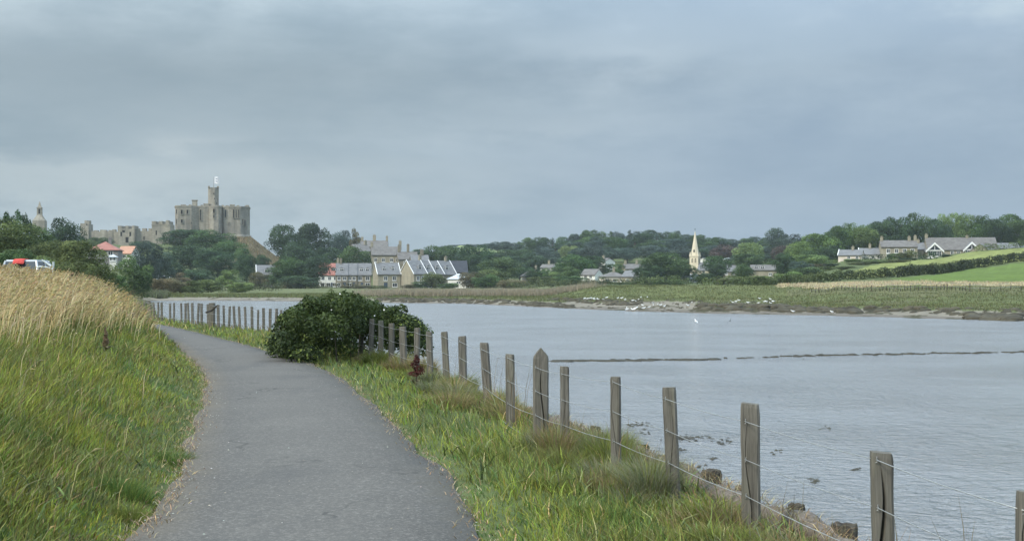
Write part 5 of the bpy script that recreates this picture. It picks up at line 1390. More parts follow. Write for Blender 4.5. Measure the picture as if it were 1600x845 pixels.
for s in range(4):
    a = s * math.pi / 2 + math.pi / 4
    MB().loft([[(math.cos(a) * tw * 1.25 + q_, math.sin(a) * tw * 1.25 + r_, cz(399.4)) for q_, r_ in ((-.35, -.35), (.35, -.35), (.35, .35), (-.35, .35))], [(math.cos(a) * tw * 1.25 + q_, math.sin(a) * tw * 1.25 + r_, cz(393)) for q_, r_ in ((-.05, -.05), (.05, -.05), (.05, .05), (-.05, .05))]]).build('pinnacle', CREAMSTONE, ch)
for rzw, (x_, y_) in ((0, (0, -tw)), (90, (tw, 0)), (-90, (-tw, 0))):
    for k in (-1, 1):
        c_, s_ = math.cos(R(rzw)), math.sin(R(rzw))
        ow = MB().extrude_y([(-.38, cz(410.5)), (.38, cz(410.5)), (.38, cz(405.5)), (0, cz(403.5)), (-.38, cz(405.5))], -.05, .02).build('belfry_opening', NEARBLACK, ch, (x_ + c_ * k * .7, y_ + s_ * k * .7, 0), (0, 0, R(rzw)))
        for q in range(4):
            MB().box(-.38, .38, -.14, -.052, cz(410.3 - q * 1.4), cz(409.7 - q * 1.4)).build('louvre', CREAMSTONE, ow)
lw = MB().extrude_y([(-.3, cz(394)), (.3, cz(394)), (.3, cz(391)), (0, cz(389.5)), (-.3, cz(391))], -.05, .02).build('spire_window', NEARBLACK, sp, (0, -tw * .82, 0))
nl = 17.0
MB().loft([[(tw + .02 + q, -4, -2), (tw + .02 + q, 4, -2), (tw + .02 + q, 4, cz(422)), (tw + .02 + q, 0, cz(411)), (tw + .02 + q, -4, cz(422))] for q in (nl, 0)]).build('nave', CREAMSTONE, ch)
nr = MB().loft([[(tw + .05 + q, y_, z_) for y_, z_ in ((-4.4, cz(423)), (0, cz(411)), (4.4, cz(423)), (4.4, cz(422)), (0, cz(410)), (-4.4, cz(422)))] for q in (nl + .2, .1)]).build('nave_roof', SLATE, ch)
for q in range(4):
    window(ch, tw + 3 + q * 3.6, -4, cz(427), 1.0, 2.2)

# ---- castle
KD = 640.0
kg = Z(372, KD)
keep = empty('castle_keep', (X(333, KD), KD, kg), R(13.1)); tag(keep, 'great stone castle keep with a tall central watch tower on the hill', 'castle')
def kx(px): return X(px, KD) - keep.location.x
def kz(py): return Z(py, KD) - kg
front = [(275.4, 4), (279, 0), (300, 0), (305, 3.5), (312, 5.0), (312.5, 3.2), (327, 3.2), (328.5, -2.2), (334, -4.6), (341, -4.6), (345.6, -2.2), (346.8, 3.2), (349.5, 1.0), (358, 0.2), (375, 0.2), (385, 5.2), (389.8, 11)]
front = [(px, y_ * .5) for px, y_ in front]
plan = [(kx(px), y_) for px, y_ in front] + [(kx(389.8), 26), (kx(385), 31), (kx(345), 31), (kx(340), 36), (kx(330), 36), (kx(325), 31), (kx(281), 31), (kx(275.4), 26)]
def grow(pl, e):
    cx_ = sum(p[0] for p in pl) / len(pl); cy_ = sum(p[1] for p in pl) / len(pl)
    return [(cx_ + (x_ - cx_) * (1 + e / 18), cy_ + (y_ - cy_) * (1 + e / 18)) for x_, y_ in pl]
MB().loft([[(x_, y_, -4.0) for x_, y_ in grow(plan, 1.1)], [(x_, y_, kz(368)) for x_, y_ in grow(plan, .7)], [(x_, y_, kz(366.2)) for x_, y_ in grow(plan, .05)]]).build('plinth', CASTLE, keep)
MB().prism(plan, kz(366.2) - .01, kz(324.2)).build('wall', CASTLE, keep)
MB().prism(grow(plan, .35), kz(324.2) + .002, kz(323.1)).build('string_course', CASTLE, keep)
MB().prism(grow(plan, .05), kz(323.1) + .002, kz(321.6)).build('parapet', CASTLE, keep)
# the parapet line is broken and uneven
for a_, b_, t_ in ((284, 292, 321), (296, 300.5, 320.8), (314, 318, 320.7), (346, 350, 320.6), (352, 357, 321), (369, 373, 320.9), (383.5, 388.5, 319.8)):
    y_ = float(np.interp((a_ + b_) / 2, [f[0] for f in front], [f[1] for f in front]))
    MB().box(kx(a_), kx(b_), y_ + .5, y_ + 1.6, kz(321.6) + .002, kz(t_) + .25).build('merlon', CASTLE, keep)
for a_, b_, t_, y_ in ((300.8, 309, 313, 6), (318.5, 327, 318, 8), (359, 366, 319.6, 5), (383, 387.5, 319.3, 14)):
    c_ = MB().box(kx(a_), kx(b_), y_, y_ + 3, kz(322.5), kz(t_)).build('turret_stump', CASTLE, keep)
    MB().box(kx(a_) - .2, kx(b_) + .2, y_ - .2, y_ + 3.2, kz(t_) + .002, kz(t_) + .45).build('cap', CASTLE, c_)
wt = empty('watch_tower'); wt.parent = keep
tx0, tx1 = kx(325.2), kx(341.7); ty0 = 9.0; tw2 = tx1 - tx0
oct_ = [(tx0, ty0 + 1.2), (tx0 + 1.2, ty0), (tx1 - 2.0, ty0 - .4), (tx1, ty0 + 1.2), (tx1, ty0 + tw2 - 1), (tx1 - 1.2, ty0 + tw2), (tx0 + 1.2, ty0 + tw2), (tx0, ty0 + tw2 - 1)]
MB().prism(oct_, kz(323), kz(292.2)).build('shaft', CASTLE, wt)
MB().prism(grow(oct_, .5), kz(292.2) + .002, kz(291.0)).build('corbel', CASTLE, wt)
for a_, b_ in ((325.0, 328.2), (338.6, 341.9)):
    MB().prism([(kx(a_), ty0 - .1), (kx(b_), ty0 - .1), (kx(b_), ty0 + 2), (kx(a_), ty0 + 2)], kz(291) + .003, kz(288.7)).build('corner_turret', CASTLE, wt)
for px, py in ((334, 301), (335, 309), (338.6, 316)):
    MB().box(kx(px) - .16, kx(px) + .16, ty0 - .55, ty0 + .1, kz(py + 1.2), kz(py - 1.4)).build('slit_window', NEARBLACK, wt)
def castle_window(px, py0, py1, wpx):
    y_ = float(np.interp(px, [f[0] for f in front], [f[1] for f in front]))
    w_ = M(wpx, KD)
    fr = MB(); x_ = kx(px)
    z0, z1 = kz(py1), kz(py0)
    fr.box(x_ - w_ / 2 - .22, x_ - w_ / 2, y_ - .38, y_ + .4, z0, z1).box(x_ + w_ / 2, x_ + w_ / 2 + .22, y_ - .38, y_ + .4, z0, z1).box(x_ - w_ / 2 - .22, x_ + w_ / 2 + .22, y_ - .39, y_ + .4, z1 + .001, z1 + .25).box(x_ - w_ / 2 - .3, x_ + w_ / 2 + .3, y_ - .42, y_ + .4, z0 - .25, z0 - .001)
    o = fr.build('window', CASTLE, keep)
    MB().box(x_ - w_ / 2 + .001, x_ + w_ / 2 - .001, y_ - .10, y_ + .35, z0, z1).build('opening', NEARBLACK, o)
for a in [(277.8, 328, 334, 1.3), (285.5, 328.5, 335, 2.6), (294, 328.5, 334.5, 2.4), (285.6, 343.5, 348.5, 2.6), (278, 343, 350, 1.2), (313.6, 327.5, 344, 1.7), (334.2, 327, 333, 2.2), (334.2, 336, 340.5, 1.8), (352, 327.5, 339, 1.9), (364, 327, 340, 1.5), (368.3, 327, 340, 1.3), (371.8, 327, 340, 1.2), (378.2, 342, 350, 1.5), (381.8, 343, 352, 1.3), (300, 347, 350, 1.0), (357, 347, 350, .8)]:
    castle_window(*a)
fx, fy = kx(333.6), ty0 + 2.5
fl = empty('flag', (keep.location.x + math.cos(R(13.1)) * fx - math.sin(R(13.1)) * fy, KD + math.sin(R(13.1)) * fx + math.cos(R(13.1)) * fy, kg + kz(291))); tag(fl, 'white flag with grey marks flying from the watch tower', 'flag')
ftop = Z(276, KD + fy) - fl.location.z
MB().tube([(0, 0, -.5), (0, 0, ftop)], [.09, .06], 8).build('flag_pole', GREYWALL, fl)
fw, fh0, fh1 = M(9.2, KD), Z(287, KD + fy) - fl.location.z, Z(276.8, KD + fy) - fl.location.z
V, Q = [], []
for k in range(9):
    u = k / 8
    for zz in (fh0, fh1):
        for th in (-.03, .03): V.append((.06 + fw * u, .25 * math.sin(u * 7) + th, zz + .12 * math.sin(u * 5) + (-.25 * u if zz == fh0 else .1 * u)))
for k in range(8):
    b = k * 4
    Q += [(b, b + 4, b + 6, b + 2), (b + 1, b + 3, b + 7, b + 5), (b, b + 1, b + 5, b + 4), (b + 2, b + 6, b + 7, b + 3)]
Q += [(0, 2, 3, 1), (32, 33, 35, 34)]
fc = MB().add(V, Q).build('flag_cloth', FLAGCLOTH, fl)
for z0, z1 in ((.22, .42), (.60, .80)):
    MB().loft([[(.06 + fw * u, .25 * math.sin(u * 7) - .036 + q, fh0 + (fh1 - fh0) * z + .12 * math.sin(u * 5)) for z in (z0, z1) for q in ((0, .004) if z == z0 else (.004, 0))] for u in (.36, .47, .58, .70)]).build('flag_mark', FLAGMARK, fc)

def crenellated(px0, px1, d, top, low, base, step, thick, mergap=.5, seed=0, ruin=0.0):
    """outline of a battlemented wall (x relative to its left end, z absolute)"""
    r = random.Random(seed); pts = [(0, base)]; x = 0.0; L_ = X(px1, d) - X(px0, d); up = True
    zt, zl = Z(top, d), Z(low, d)
    while x < L_ - .01:
        nx_ = min(L_, x + step * (r.uniform(.8, 1.2) if up else mergap * r.uniform(.8, 1.2)))
        z_ = (zt if up else zl) - ruin * r.random()
        pts += [(x, z_), (nx_ if nx_ >= L_ else nx_ - .001, z_ - ruin * .3 * r.random())]
        x = nx_; up = not up
    pts.append((L_, base)); return pts
WD = 622.0
cw = empty('castle_wall', (X(140, WD), WD, 0)); tag(cw, 'long battlemented castle curtain wall with towers left of the keep', 'castle wall')
def cwx(px, d=WD): return X(px, d) - cw.location.x
def section(name, px0, px1, top, low, base, step, th, y0=0, ruin=0.0, seed=0, mer=.55):
    b = Z(base, WD)
    poly = crenellated(px0, px1, WD, top, low, b, step, th, mer, seed, ruin)
    return MB().extrude_y(poly, y0, y0 + th).build(name, CASTLE, cw, (cwx(px0), 0, 0))
section('ruined_wall', 134, 176, 358, 359.8, 396, 2.6, 2.2, 0, .6, 3, .5)
section('gate_tower', 186.5, 212.5, 352.8, 357.6, 398, 1.75, 7.0, -2.6, .1, 5, .9)
section('battlement_wall', 212.8, 241, 356.6, 360.8, 396, 1.6, 2.2, 0, .1, 8, .8)
section('battlement_wall', 175, 186.3, 358, 362, 396, 1.5, 2.2, .3, .3, 9, .8)
t1 = section('corner_tower', 240, 268.7, 345.8, 350.6, 400, 1.9, 8.0, -3.2, .1, 11, .8)
MB().box(M(-.5, WD), M(29.2, WD), -3.45, -3.203, Z(352.2, WD), Z(351.2, WD)).build('string_course', CASTLE, t1)
MB().box(0, M(3, WD), -3.0, 1.0, Z(346, WD) - 2, Z(344.6, WD)).build('stair_turret', CASTLE, t1, (M(22, WD), 0, 0))
section('ruined_tower', 126.5, 139.5, 349, 351, 400, 2.2, 6.5, -1, .5, 15, .7)
section('stair_turret', 131.5, 139, 344, 345.5, 352, 1.4, 3, .5, .2, 16, .5)
for px, py, w_, h_ in ((192, 366, .8, 2.0), (206, 366, .8, 2.0), (195.5, 361.8, 1.3, 1.0), (201, 375, 1.4, 2.6), (247, 364, .6, 2.2), (258, 372, .7, 2.2), (225, 372, .5, 1.8), (232, 379, .5, 1.6)):
    yb = -2.6 if 186 < px < 213 else -3.2 if px > 239 else 0
    MB().box(cwx(px) - w_ / 2, cwx(px) + w_ / 2, yb - .06, yb + .3, Z(py, WD) - h_ / 2, Z(py, WD) + h_ / 2).build('opening', NEARBLACK, cw)
    MB().box(cwx(px) - w_ / 2 - .25, cwx(px) + w_ / 2 + .25, yb - .2, yb + .3, Z(py, WD) + h_ / 2 + .002, Z(py, WD) + h_ / 2 + .35).build('lintel', CASTLE, cw)
# bell turret at the left
BD = 600.0
bt = empty('stone_turret', (X(62, BD), BD, Z(356, BD)), R(10)); tag(bt, 'slender stone bell turret on a gabled base on the left skyline', 'turret')
def bz(py): return Z(py, BD) - Z(356, BD)
def sq(w_, z_): return [(-w_, -w_, z_), (w_, -w_, z_), (w_, w_, z_), (-w_, w_, z_)]
u = M(1, BD)
MB().loft([sq(9.5 * u, -3), sq(9.3 * u, bz(345)), sq(5.6 * u, bz(339.5)), sq(3.8 * u, bz(336))]).build('gabled_base', CASTLE, bt)
MB().loft([sq(3.7 * u, bz(336.1)), sq(3.5 * u, bz(325.5))]).build('shaft', CASTLE, bt)
MB().loft([sq(4.2 * u, bz(325.4)), sq(4.1 * u, bz(324.4))]).build('cornice', CASTLE, bt)
MB().loft([sq(2.9 * u, bz(324.3)), sq(1.4 * u, bz(320)), sq(.9 * u, bz(316.5)), sq(.2 * u, bz(314.6))]).build('spirelet', CASTLE, bt)
MB().box(-1.2 * u, 1.2 * u, -3.6 * u - .1, -3.3 * u, bz(334), bz(327)).build('opening', NEARBLACK, bt)
# ================================================================ TREES, SHRUBS, HEDGES
def tree_proto(kind, seed):
    """unit tree: height 1, width 1; returns crown and trunk meshes"""
    r = random.Random(seed); cl = []
    if kind == 'round':
        zc, rz_, lowest, nc, n, sz = .56, .44, .10, 58, 9000, .036
    elif kind == 'oval':
        zc, rz_, lowest, nc, n, sz = .55, .45, .08, 56, 9000, .034
    elif kind == 'bush':
        zc, rz_, lowest, nc, n, sz = .47, .50, .0, 40, 5600, .044
    elif kind == 'open':
        zc, rz_, lowest, nc, n, sz = .62, .38, .22, 26, 2400, .040
    elif kind == 'cone':
        zc, rz_, lowest, nc, n, sz = .5, .5, .04, 46, 3800, .036
    else:  # sparse pine
        zc, rz_, lowest, nc, n, sz = .80, .20, .5, 13, 1100, .045
    # a few big limbs' lobes give the uneven outline
    lobes = [(r.uniform(0, 6.28), r.uniform(.0, .9), r.uniform(.8, 1.18)) for _ in range(9)]
    for q in range(nc):
        u = r.uniform(-1, 1); a = r.uniform(0, 2 * math.pi)
        if kind == 'cone':
            t_ = r.random() ** .8; z = .05 + .90 * t_; R_ = .44 * (1 - t_) ** .85 + .03
            c = (math.cos(a) * R_ * r.uniform(.5, .95), math.sin(a) * R_ * r.uniform(.5, .95), z); cr = .05 + .10 * (1 - t_)
            cl.append((c, (cr, cr, cr * .75))); continue
        k = 1.0
        for la, lu, lk in lobes:
            if abs((a - la + math.pi) % (2 * math.pi) - math.pi) < .7 and abs(u - lu) < .5: k = lk
        shell = r.uniform(.62, .88) if q > nc * .22 else r.uniform(.1, .5)
        s_ = math.sqrt(max(0, 1 - u * u))
        cr = r.uniform(.11, .185) * (1.15 if kind in ('bush', 'round') else 1.0) * (.75 if kind in ('open', 'pine') else 1)
        c = (math.cos(a) * s_ * .5 * shell * k, math.sin(a) * s_ * .5 * shell * k, zc + u * rz_ * shell * (1.02 if u > 0 else .95) * (k if u > .2 else 1))
        c = (c[0], c[1], max(lowest + cr * .5, min(c[2], 1 - cr * .7)))
        cl.append((c, (cr, cr, cr * .82)))
    V, T, rn = leaf_cloud(int(n * 1.5), sz, cl, seed, .65, lowest * .6, .4)
    crown = mesh_np('crown', V, None, T, None, LEAF, False, rn)
    mb = MB()
    rr = .026 if kind != 'bush' else .018
    top = {'round': .5, 'oval': .6, 'bush': .35, 'open': .7, 'cone': .92, 'pine': .85}[kind]
    mb.tube([(0, 0, -.06), (.01, .005, top * .35), (-.008, .01, top * .7), (.004, 0, top)], [rr * 1.3, rr, rr * .75, rr * .4], 7)
    for q in range(7):
        c, cr = cl[(q * 5 + 2) % len(cl)]
        z0 = top * r.uniform(.4, .85)
        mb.tube([(0, 0, z0), (c[0] * .5, c[1] * .5, z0 + (c[2] - z0) * .6), c], [rr * .5, rr * .34, rr * .14], 5)
    trunk = mb.mesh('trunk', True); trunk.materials.append(BARK)
    return crown, trunk
PROTO = {k: [tree_proto(k, 31 * i + len(k)) for i in range(n)] for k, n in (('round', 4), ('oval', 3), ('bush', 4), ('open', 2), ('cone', 2), ('pine', 1))}
rt = random.Random(77)
_cnt = 0
DK = (0.038, 0.066, 0.030); MD = (0.055, 0.092, 0.032); OL = (0.085, 0.105, 0.038); LT = (0.105, 0.155, 0.048); BL = (0.055, 0.080, 0.062); BR = (0.105, 0.095, 0.050); CU = (0.072, 0.058, 0.050); PALE = (0.135, 0.185, 0.070)
def tree(px, top, d, wpx, kind, col, label, base=None, group=None, name='tree', cat='tree', trunk_part='trunk'):
    global _cnt
    _cnt += 1
    x = X(px, d); g = (H(x, d) if base is None else Z(base, d)) - .15
    h = max(1.0, Z(top, d) - g); w_ = M(wpx, d)
    cr, tr_ = PROTO[kind][_cnt % len(PROTO[kind])]
    root = empty(name, (x, d, g), rt.uniform(0, 6.28)); tag(root, label, cat, group)
    k = rt.uniform(.88, 1.12)
    c = tuple(v * 1.2 * k * rt.uniform(.95, 1.05) for v in col)
    link('crown' if cat == 'tree' else 'foliage', cr, None, root, scale=(w_ * 1.05, w_ * 1.05, h), color=c)
    link('trunk' if cat == 'tree' else 'stem', tr_, None, root, scale=(w_ * .9, w_ * .9, h))
    return root
T_ = tree
# left, behind the car
T_(8, 340, 150, 95, 'round', OL, 'tall olive green tree at the extreme left, behind the parked car')
T_(48, 352, 175, 75, 'round', MD, 'mid green tree below the stone bell turret')
T_(18, 327, 165, 34, 'pine', DK, 'sparse flat topped pine rising above the far left trees')
T_(41, 332, 168, 20, 'pine', DK, 'smaller sparse pine between the tall pine and the stone turret')
T_(102, 341, 330, 58, 'round', (0.030, 0.054, 0.026), 'dark dome shaped tree between the bell turret and the castle wall')
T_(78, 376, 130, 72, 'oval', OL, 'olive tree right behind the raised arm of the trailer')
T_(122, 377, 118, 78, 'round', OL, 'broad olive green tree below the dome shaped dark tree')
T_(28, 388, 115, 80, 'bush', MD, 'bushy green tree directly above the silver car roof')
T_(150, 402, 112, 56, 'bush', OL, 'olive bushy tree left of the red tiled house, above the golden grass')
T_(72, 400, 100, 60, 'bush', OL, 'low olive thicket tree between the car and the golden grass')
T_(112, 408, 98, 60, 'bush', OL, 'low olive thicket tree behind the crest of the golden grass')
T_(178, 425, 130, 40, 'bush', MD, 'small green bush tree just over the right shoulder of the grass bank')
T_(4, 385, 105, 60, 'bush', MD, 'bushy green tree cut by the frame edge beside the silver car')
T_(210, 399, 215, 58, 'bush', MD, 'round dark green tree in front of the orange tiled house')
T_(232, 378, 340, 46, 'oval', BL, 'blue green tree right of the orange roof, below the corner tower')
T_(256, 392, 350, 40, 'bush', BL, 'grey green bushy tree at the foot of the corner tower')
T_(243, 430, 245, 46, 'bush', BR, 'brownish scrub bush at the left end of the reeds')
T_(272, 434, 262, 44, 'bush', BR, 'brownish shrub on the shore below the castle trees')
T_(300, 438, 262, 40, 'bush', OL, 'olive shrub on the shore below the castle trees')
# castle hill
for px, top, d, wp, kd, cl_, lb in [
    (158, 371, 575, 34, 'round', MD, 'green tree against the ruined part of the castle wall, above the red roof'),
    (222, 376, 560, 36, 'round', DK, 'dark tree under the battlements between gate tower and corner tower'),
    (140, 374, 560, 30, 'round', OL, 'olive tree under the ruined tower at the wall end'),
    (283, 359, 590, 62, 'round', DK, 'dark tree touching the lower left corner of the castle keep'),
    (322, 359, 585, 72, 'round', MD, 'broad green tree in front of the middle of the castle keep'),
    (357, 374, 560, 60, 'round', MD, 'mid green tree on the slope under the right half of the keep'),
    (298, 384, 500, 78, 'round', DK, 'large dark tree in the middle of the castle hillside'),
    (340, 392, 480, 66, 'round', DK, 'large dark tree right of the middle of the castle hillside'),
    (262, 398, 440, 50, 'oval', DK, 'dark oval tree at the left foot of the castle hillside'),
    (310, 416, 430, 56, 'bush', DK, 'dark bushy tree at the foot of the castle hillside'),
    (386, 397, 455, 36, 'oval', DK, 'narrow dark tree left of the grey roofed cottage'),
    (357, 421, 420, 40, 'bush', LT, 'light green bushy tree low on the castle shore'),
    (406, 424, 425, 30, 'bush', BR, 'brown green bush in front of the grey roofed cottage'),
    (412, 392, 540, 24, 'bush', DK, 'small dark bush on the tan castle slope'),
    (378, 388, 530, 30, 'bush', MD, 'green bush at the lower edge of the tan castle slope'),
    (277, 425, 400, 46, 'bush', BR, 'brown green bush right of the low white cottage'),
    (330, 436, 300, 44, 'bush', OL, 'olive bush low on the shore below the castle trees'),
    (372, 438, 300, 44, 'bush', LT, 'light olive bush low on the shore left of the terrace'),
    (446, 352, 560, 56, 'round', DK, 'first of two tall dark trees right of the castle slope'),
    (488, 350, 565, 52, 'round', DK, 'second of two tall dark trees right of the castle slope'),
    (468, 372, 545, 60, 'oval', DK, 'dark tree filling the gap below the two tall dark trees'),
    (533, 360, 590, 40, 'round', BL, 'grey green rounded tree left of the upper town'),
    (556, 356, 580, 26, 'open', BR, 'thin half bare tree beside the upper town roofs'),
    (518, 387, 520, 50, 'round', DK, 'low dark tree above the terrace roofs, left one'),
    (550, 385, 512, 52, 'round', MD, 'green spreading tree above the slate terrace roofs'),
    (452, 400, 450, 58, 'round', MD, 'broad green tree left of the white red roofed house'),
    (490, 402, 448, 56, 'round', DK, 'broad dark tree hiding the end of the riverside terrace'),
    (432, 418, 440, 40, 'bush', MD, 'green bush right of the grey roofed cottage'),
    (470, 430, 430, 60, 'bush', DK, 'dark bush at the waterside left of the terrace'),
    (500, 398, 505, 40, 'round', DK, 'dark tree behind the red roof of the terrace'),
    (676, 425, 440, 34, 'bush', OL, 'olive bush standing in front of the narrow gabled houses'),
    (654, 440, 438, 30, 'bush', MD, 'low bush at the foot of the tall end house'),
    (640, 444, 436, 26, 'bush', BR, 'brownish low bush in front of the blank gable'),
    (700, 440, 436, 36, 'bush', MD, 'low green bush in front of the last terrace house'),
    (560, 445, 435, 44, 'bush', BR, 'brownish hedge bush before the stone cottages'),
    (590, 446, 436, 34, 'bush', OL, 'olive hedge bush before the white edged house'),
    (682, 384, 600, 62, 'round', MD, 'round green tree behind the last terrace chimneys'),
    (658, 390, 590, 34, 'round', DK, 'dark tree behind the stout town chimney'),
    (712, 386, 640, 44, 'round', BL, 'grey green tree behind the black barn'),
    (735, 398, 520, 40, 'round', DK, 'dark tree right of the black barn'),
    (747, 383, 560, 52, 'round', DK, 'tall dark tree between the barn and the wooded ridge'),
    (738, 420, 440, 46, 'bush', BR, 'reddish brown bush beside the pale roofed shed'),
    (760, 428, 420, 44, 'bush', MD, 'bushy tree at the right of the terrace shore'),
    (782, 402, 470, 64, 'round', MD, 'broad green tree midway between the barn and the village'),
    (772, 420, 430, 50, 'bush', OL, 'olive rounded bush on the shore before the village'),
    (812, 412, 500, 40, 'round', DK, 'dark tree left of the brown hipped roof'),
    (800, 436, 400, 46, 'bush', BR, 'low brown bush before the brown hipped cottage'),
    (842, 432, 420, 46, 'bush', OL, 'olive bush right before the brown hipped cottage'),
    (870, 424, 440, 40, 'bush', LT, 'light green bush between white house and white cottage'),
    (893, 428, 420, 52, 'bush', MD, 'broad green bush left of the white gabled cottage'),
    (902, 398, 490, 56, 'round', MD, 'tall green tree above the white gabled cottage'),
    (930, 400, 500, 40, 'round', DK, 'dark tree rising just behind the white gabled cottage'),
    (893, 384, 640, 34, 'round', PALE, 'pale yellow green tree alone in the dark wood'),
    (867, 408, 540, 30, 'bush', MD, 'green tree right of the white house'),
    (851, 419, 470, 22, 'bush', MD, 'small green bush in front of the white house with the tall chimney'),
    (1290, 416, 385, 56, 'bush', LT, 'light green bush mass left of the upper field, below the pale cottage'),
    (1322, 421, 350, 42, 'bush', OL, 'olive bush at the left tip of the upper field'),
    (1258, 414, 378, 56, 'bush', MD, 'green bush mass below the farm wood, above the long hedge'),
    (1234, 424, 350, 44, 'bush', LT, 'light bush at the foot of the narrow dark tree, above the long hedge'),
    (1270, 398, 430, 60, 'round', LT, 'light green round tree below the left shoulder of the farm wood'),
    (884, 416, 455, 42, 'round', MD, 'rounded tree between the tall white house and the white gabled cottage'),
    (838, 418, 475, 34, 'round', DK, 'small dark tree between brown roofed cottage and tall white house'),
    (864, 424, 468, 18, 'bush', DK, 'small dark bush at the right corner of the tall white house'),
    (838, 400, 560, 44, 'round', DK, 'dark tree above the white house in the village'),
    (920, 438, 410, 40, 'bush', BR, 'brown green bush before the white gabled cottage'),
    (948, 438, 415, 34, 'bush', DK, 'dark bush before the bungalow, left side'),
    (975, 442, 405, 46, 'bush', MD, 'low green bush before the bungalow, right side'),
    (963, 412, 500, 32, 'bush', MD, 'green tree above the bungalow roof'),
    (1042, 395, 430, 70, 'round', MD, 'large bright green tree standing left of the church'),
    (1016, 412, 425, 46, 'round', DK, 'dark green tree joined to the left of the large bright tree'),
    (1068, 412, 432, 44, 'round', MD, 'rounded tree at the right of the large bright tree'),
    (1012, 434, 380, 46, 'bush', OL, 'olive bush below the large bright tree'),
    (1046, 436, 375, 52, 'bush', MD, 'long green bush below the large bright tree'),
    (1097, 424, 380, 30, 'round', DK, 'dark small tree right of the blue grey roofed cottage'),
    (1118, 400, 460, 44, 'round', MD, 'green tree right of the church tower'),
    (1120, 412, 420, 30, 'oval', DK, 'dark narrow tree in front of the long dark cottage roof'),
    (1160, 413, 400, 34, 'round', MD, 'small round green tree left of the dormer cottage'),
    (1133, 382, 600, 44, 'round', CU, 'copper purple tree in the wood right of the spire'),
    (1170, 380, 540, 48, 'round', PALE, 'pale green willow like tree in the wood right of the spire'),
    (1174, 396, 500, 52, 'round', MD, 'green tree beneath the pale willow like tree'),
    (1150, 398, 520, 34, 'round', DK, 'dark tree beside the plain white block house'),
    (1128, 432, 380, 36, 'bush', BR, 'brownish bush before the dark cottage roof'),
    (1150, 432, 375, 44, 'bush', OL, 'olive bush left of the field hedge'),
    (1190, 431, 360, 50, 'bush', LT, 'light green bush below the dormer cottage'),
    (1217, 357, 620, 44, 'oval', BL, 'tall pale tree breaking the skyline left of the farm wood'),
    (1240, 366, 600, 36, 'round', BL, 'skyline tree right of the tall pale tree'),
    (1222, 384, 520, 34, 'round', CU, 'copper purple tree left of the farm wood'),
    (1224, 396, 420, 34, 'oval', DK, 'narrow dark tree at the left edge of the farm wood'),
    (1250, 408, 400, 34, 'round', BL, 'grey green tree low at the left of the farm wood'),
    (1206, 404, 480, 26, 'round', MD, 'green tree behind the dormer cottage'),
    (1248, 378, 470, 44, 'round', LT, 'light green tree at the left shoulder of the farm wood'),
    (1280, 366, 480, 60, 'round', LT, 'broad light green tree of the farm wood left of the cottages'),
    (1310, 354, 500, 50, 'round', MD, 'tall mid green tree rising left above the pale cottage'),
    (1328, 349, 505, 46, 'round', LT, 'tall light green tree above the pale cottage'),
    (1352, 356, 500, 44, 'round', LT, 'light green tree above the low grey cottage'),
    (1378, 346, 505, 48, 'round', DK, 'dark rounded tree left above the farmhouse'),
    (1406, 340, 508, 48, 'round', DK, 'dark rounded tree right above the farmhouse'),
    (1436, 333, 512, 52, 'round', MD, 'tallest green tree above the first glazed gable'),
    (1466, 343, 505, 42, 'round', DK, 'dark tree between the two tallest farm trees'),
    (1488, 334, 512, 46, 'oval', LT, 'light green feathery tree above the barn range'),
    (1512, 334, 515, 44, 'oval', LT, 'second light feathery tree above the barn range'),
    (1537, 337, 510, 44, 'round', MD, 'mid green tree above the right end of the barn range'),
    (1560, 343, 505, 44, 'round', DK, 'dark tree above the far right shed'),
    (1588, 344, 508, 48, 'round', MD, 'green tree at the right edge of the farm wood'),
    (1618, 344, 506, 48, 'round', DK, 'dark tree cut by the right edge of the picture'),
    (1296, 384, 455, 46, 'round', DK, 'dark tree tucked left of the pale gabled cottage'),
    (1268, 392, 445, 44, 'round', MD, 'green tree below the broad light green tree'),
    (1277, 412, 410, 40, 'bush', BR, 'brown green bush at the top of the field left of the farm'),
    (1305, 412, 405, 34, 'bush', DK, 'dark green bush below the pale gabled cottage'),
    (1331, 403, 402, 28, 'bush', LT, 'light green bush below the cottage chimneys'),
    (1417, 391, 408, 32, 'bush', OL, 'rounded olive tree in the farmhouse garden'),
    (1397, 396, 410, 26, 'bush', LT, 'light shrub at the left of the farmhouse garden'),
    (1370, 412, 380, 40, 'bush', LT, 'pale scrub on the slope below the farmhouse'),
    (1400, 411, 378, 40, 'bush', OL, 'olive scrub on the slope below the farmhouse'),
    (1420, 403, 396, 26, 'bush', DK, 'dark bush under the rounded olive garden tree'),
    (1345, 418, 372, 34, 'bush', OL, 'low olive scrub left of the pale scrub'),
    (1478, 397, 408, 22, 'bush', DK, 'clipped dark bush between the two glazed gables'),
    (1355, 351, 530, 50, 'oval', MD, 'green tree at the back between light tree and dark farm trees'),
    (1570, 336, 540, 60, 'round', MD, 'green tree at the back of the farm wood over the shed'),
]:
    shrub = kd == 'bush' and ('bush' in lb or 'scrub' in lb or 'shrub' in lb)
    T_(px, top, d, wp, kd, cl_, lb, name='shrub' if shrub else 'tree', cat='shrub' if shrub else 'tree')

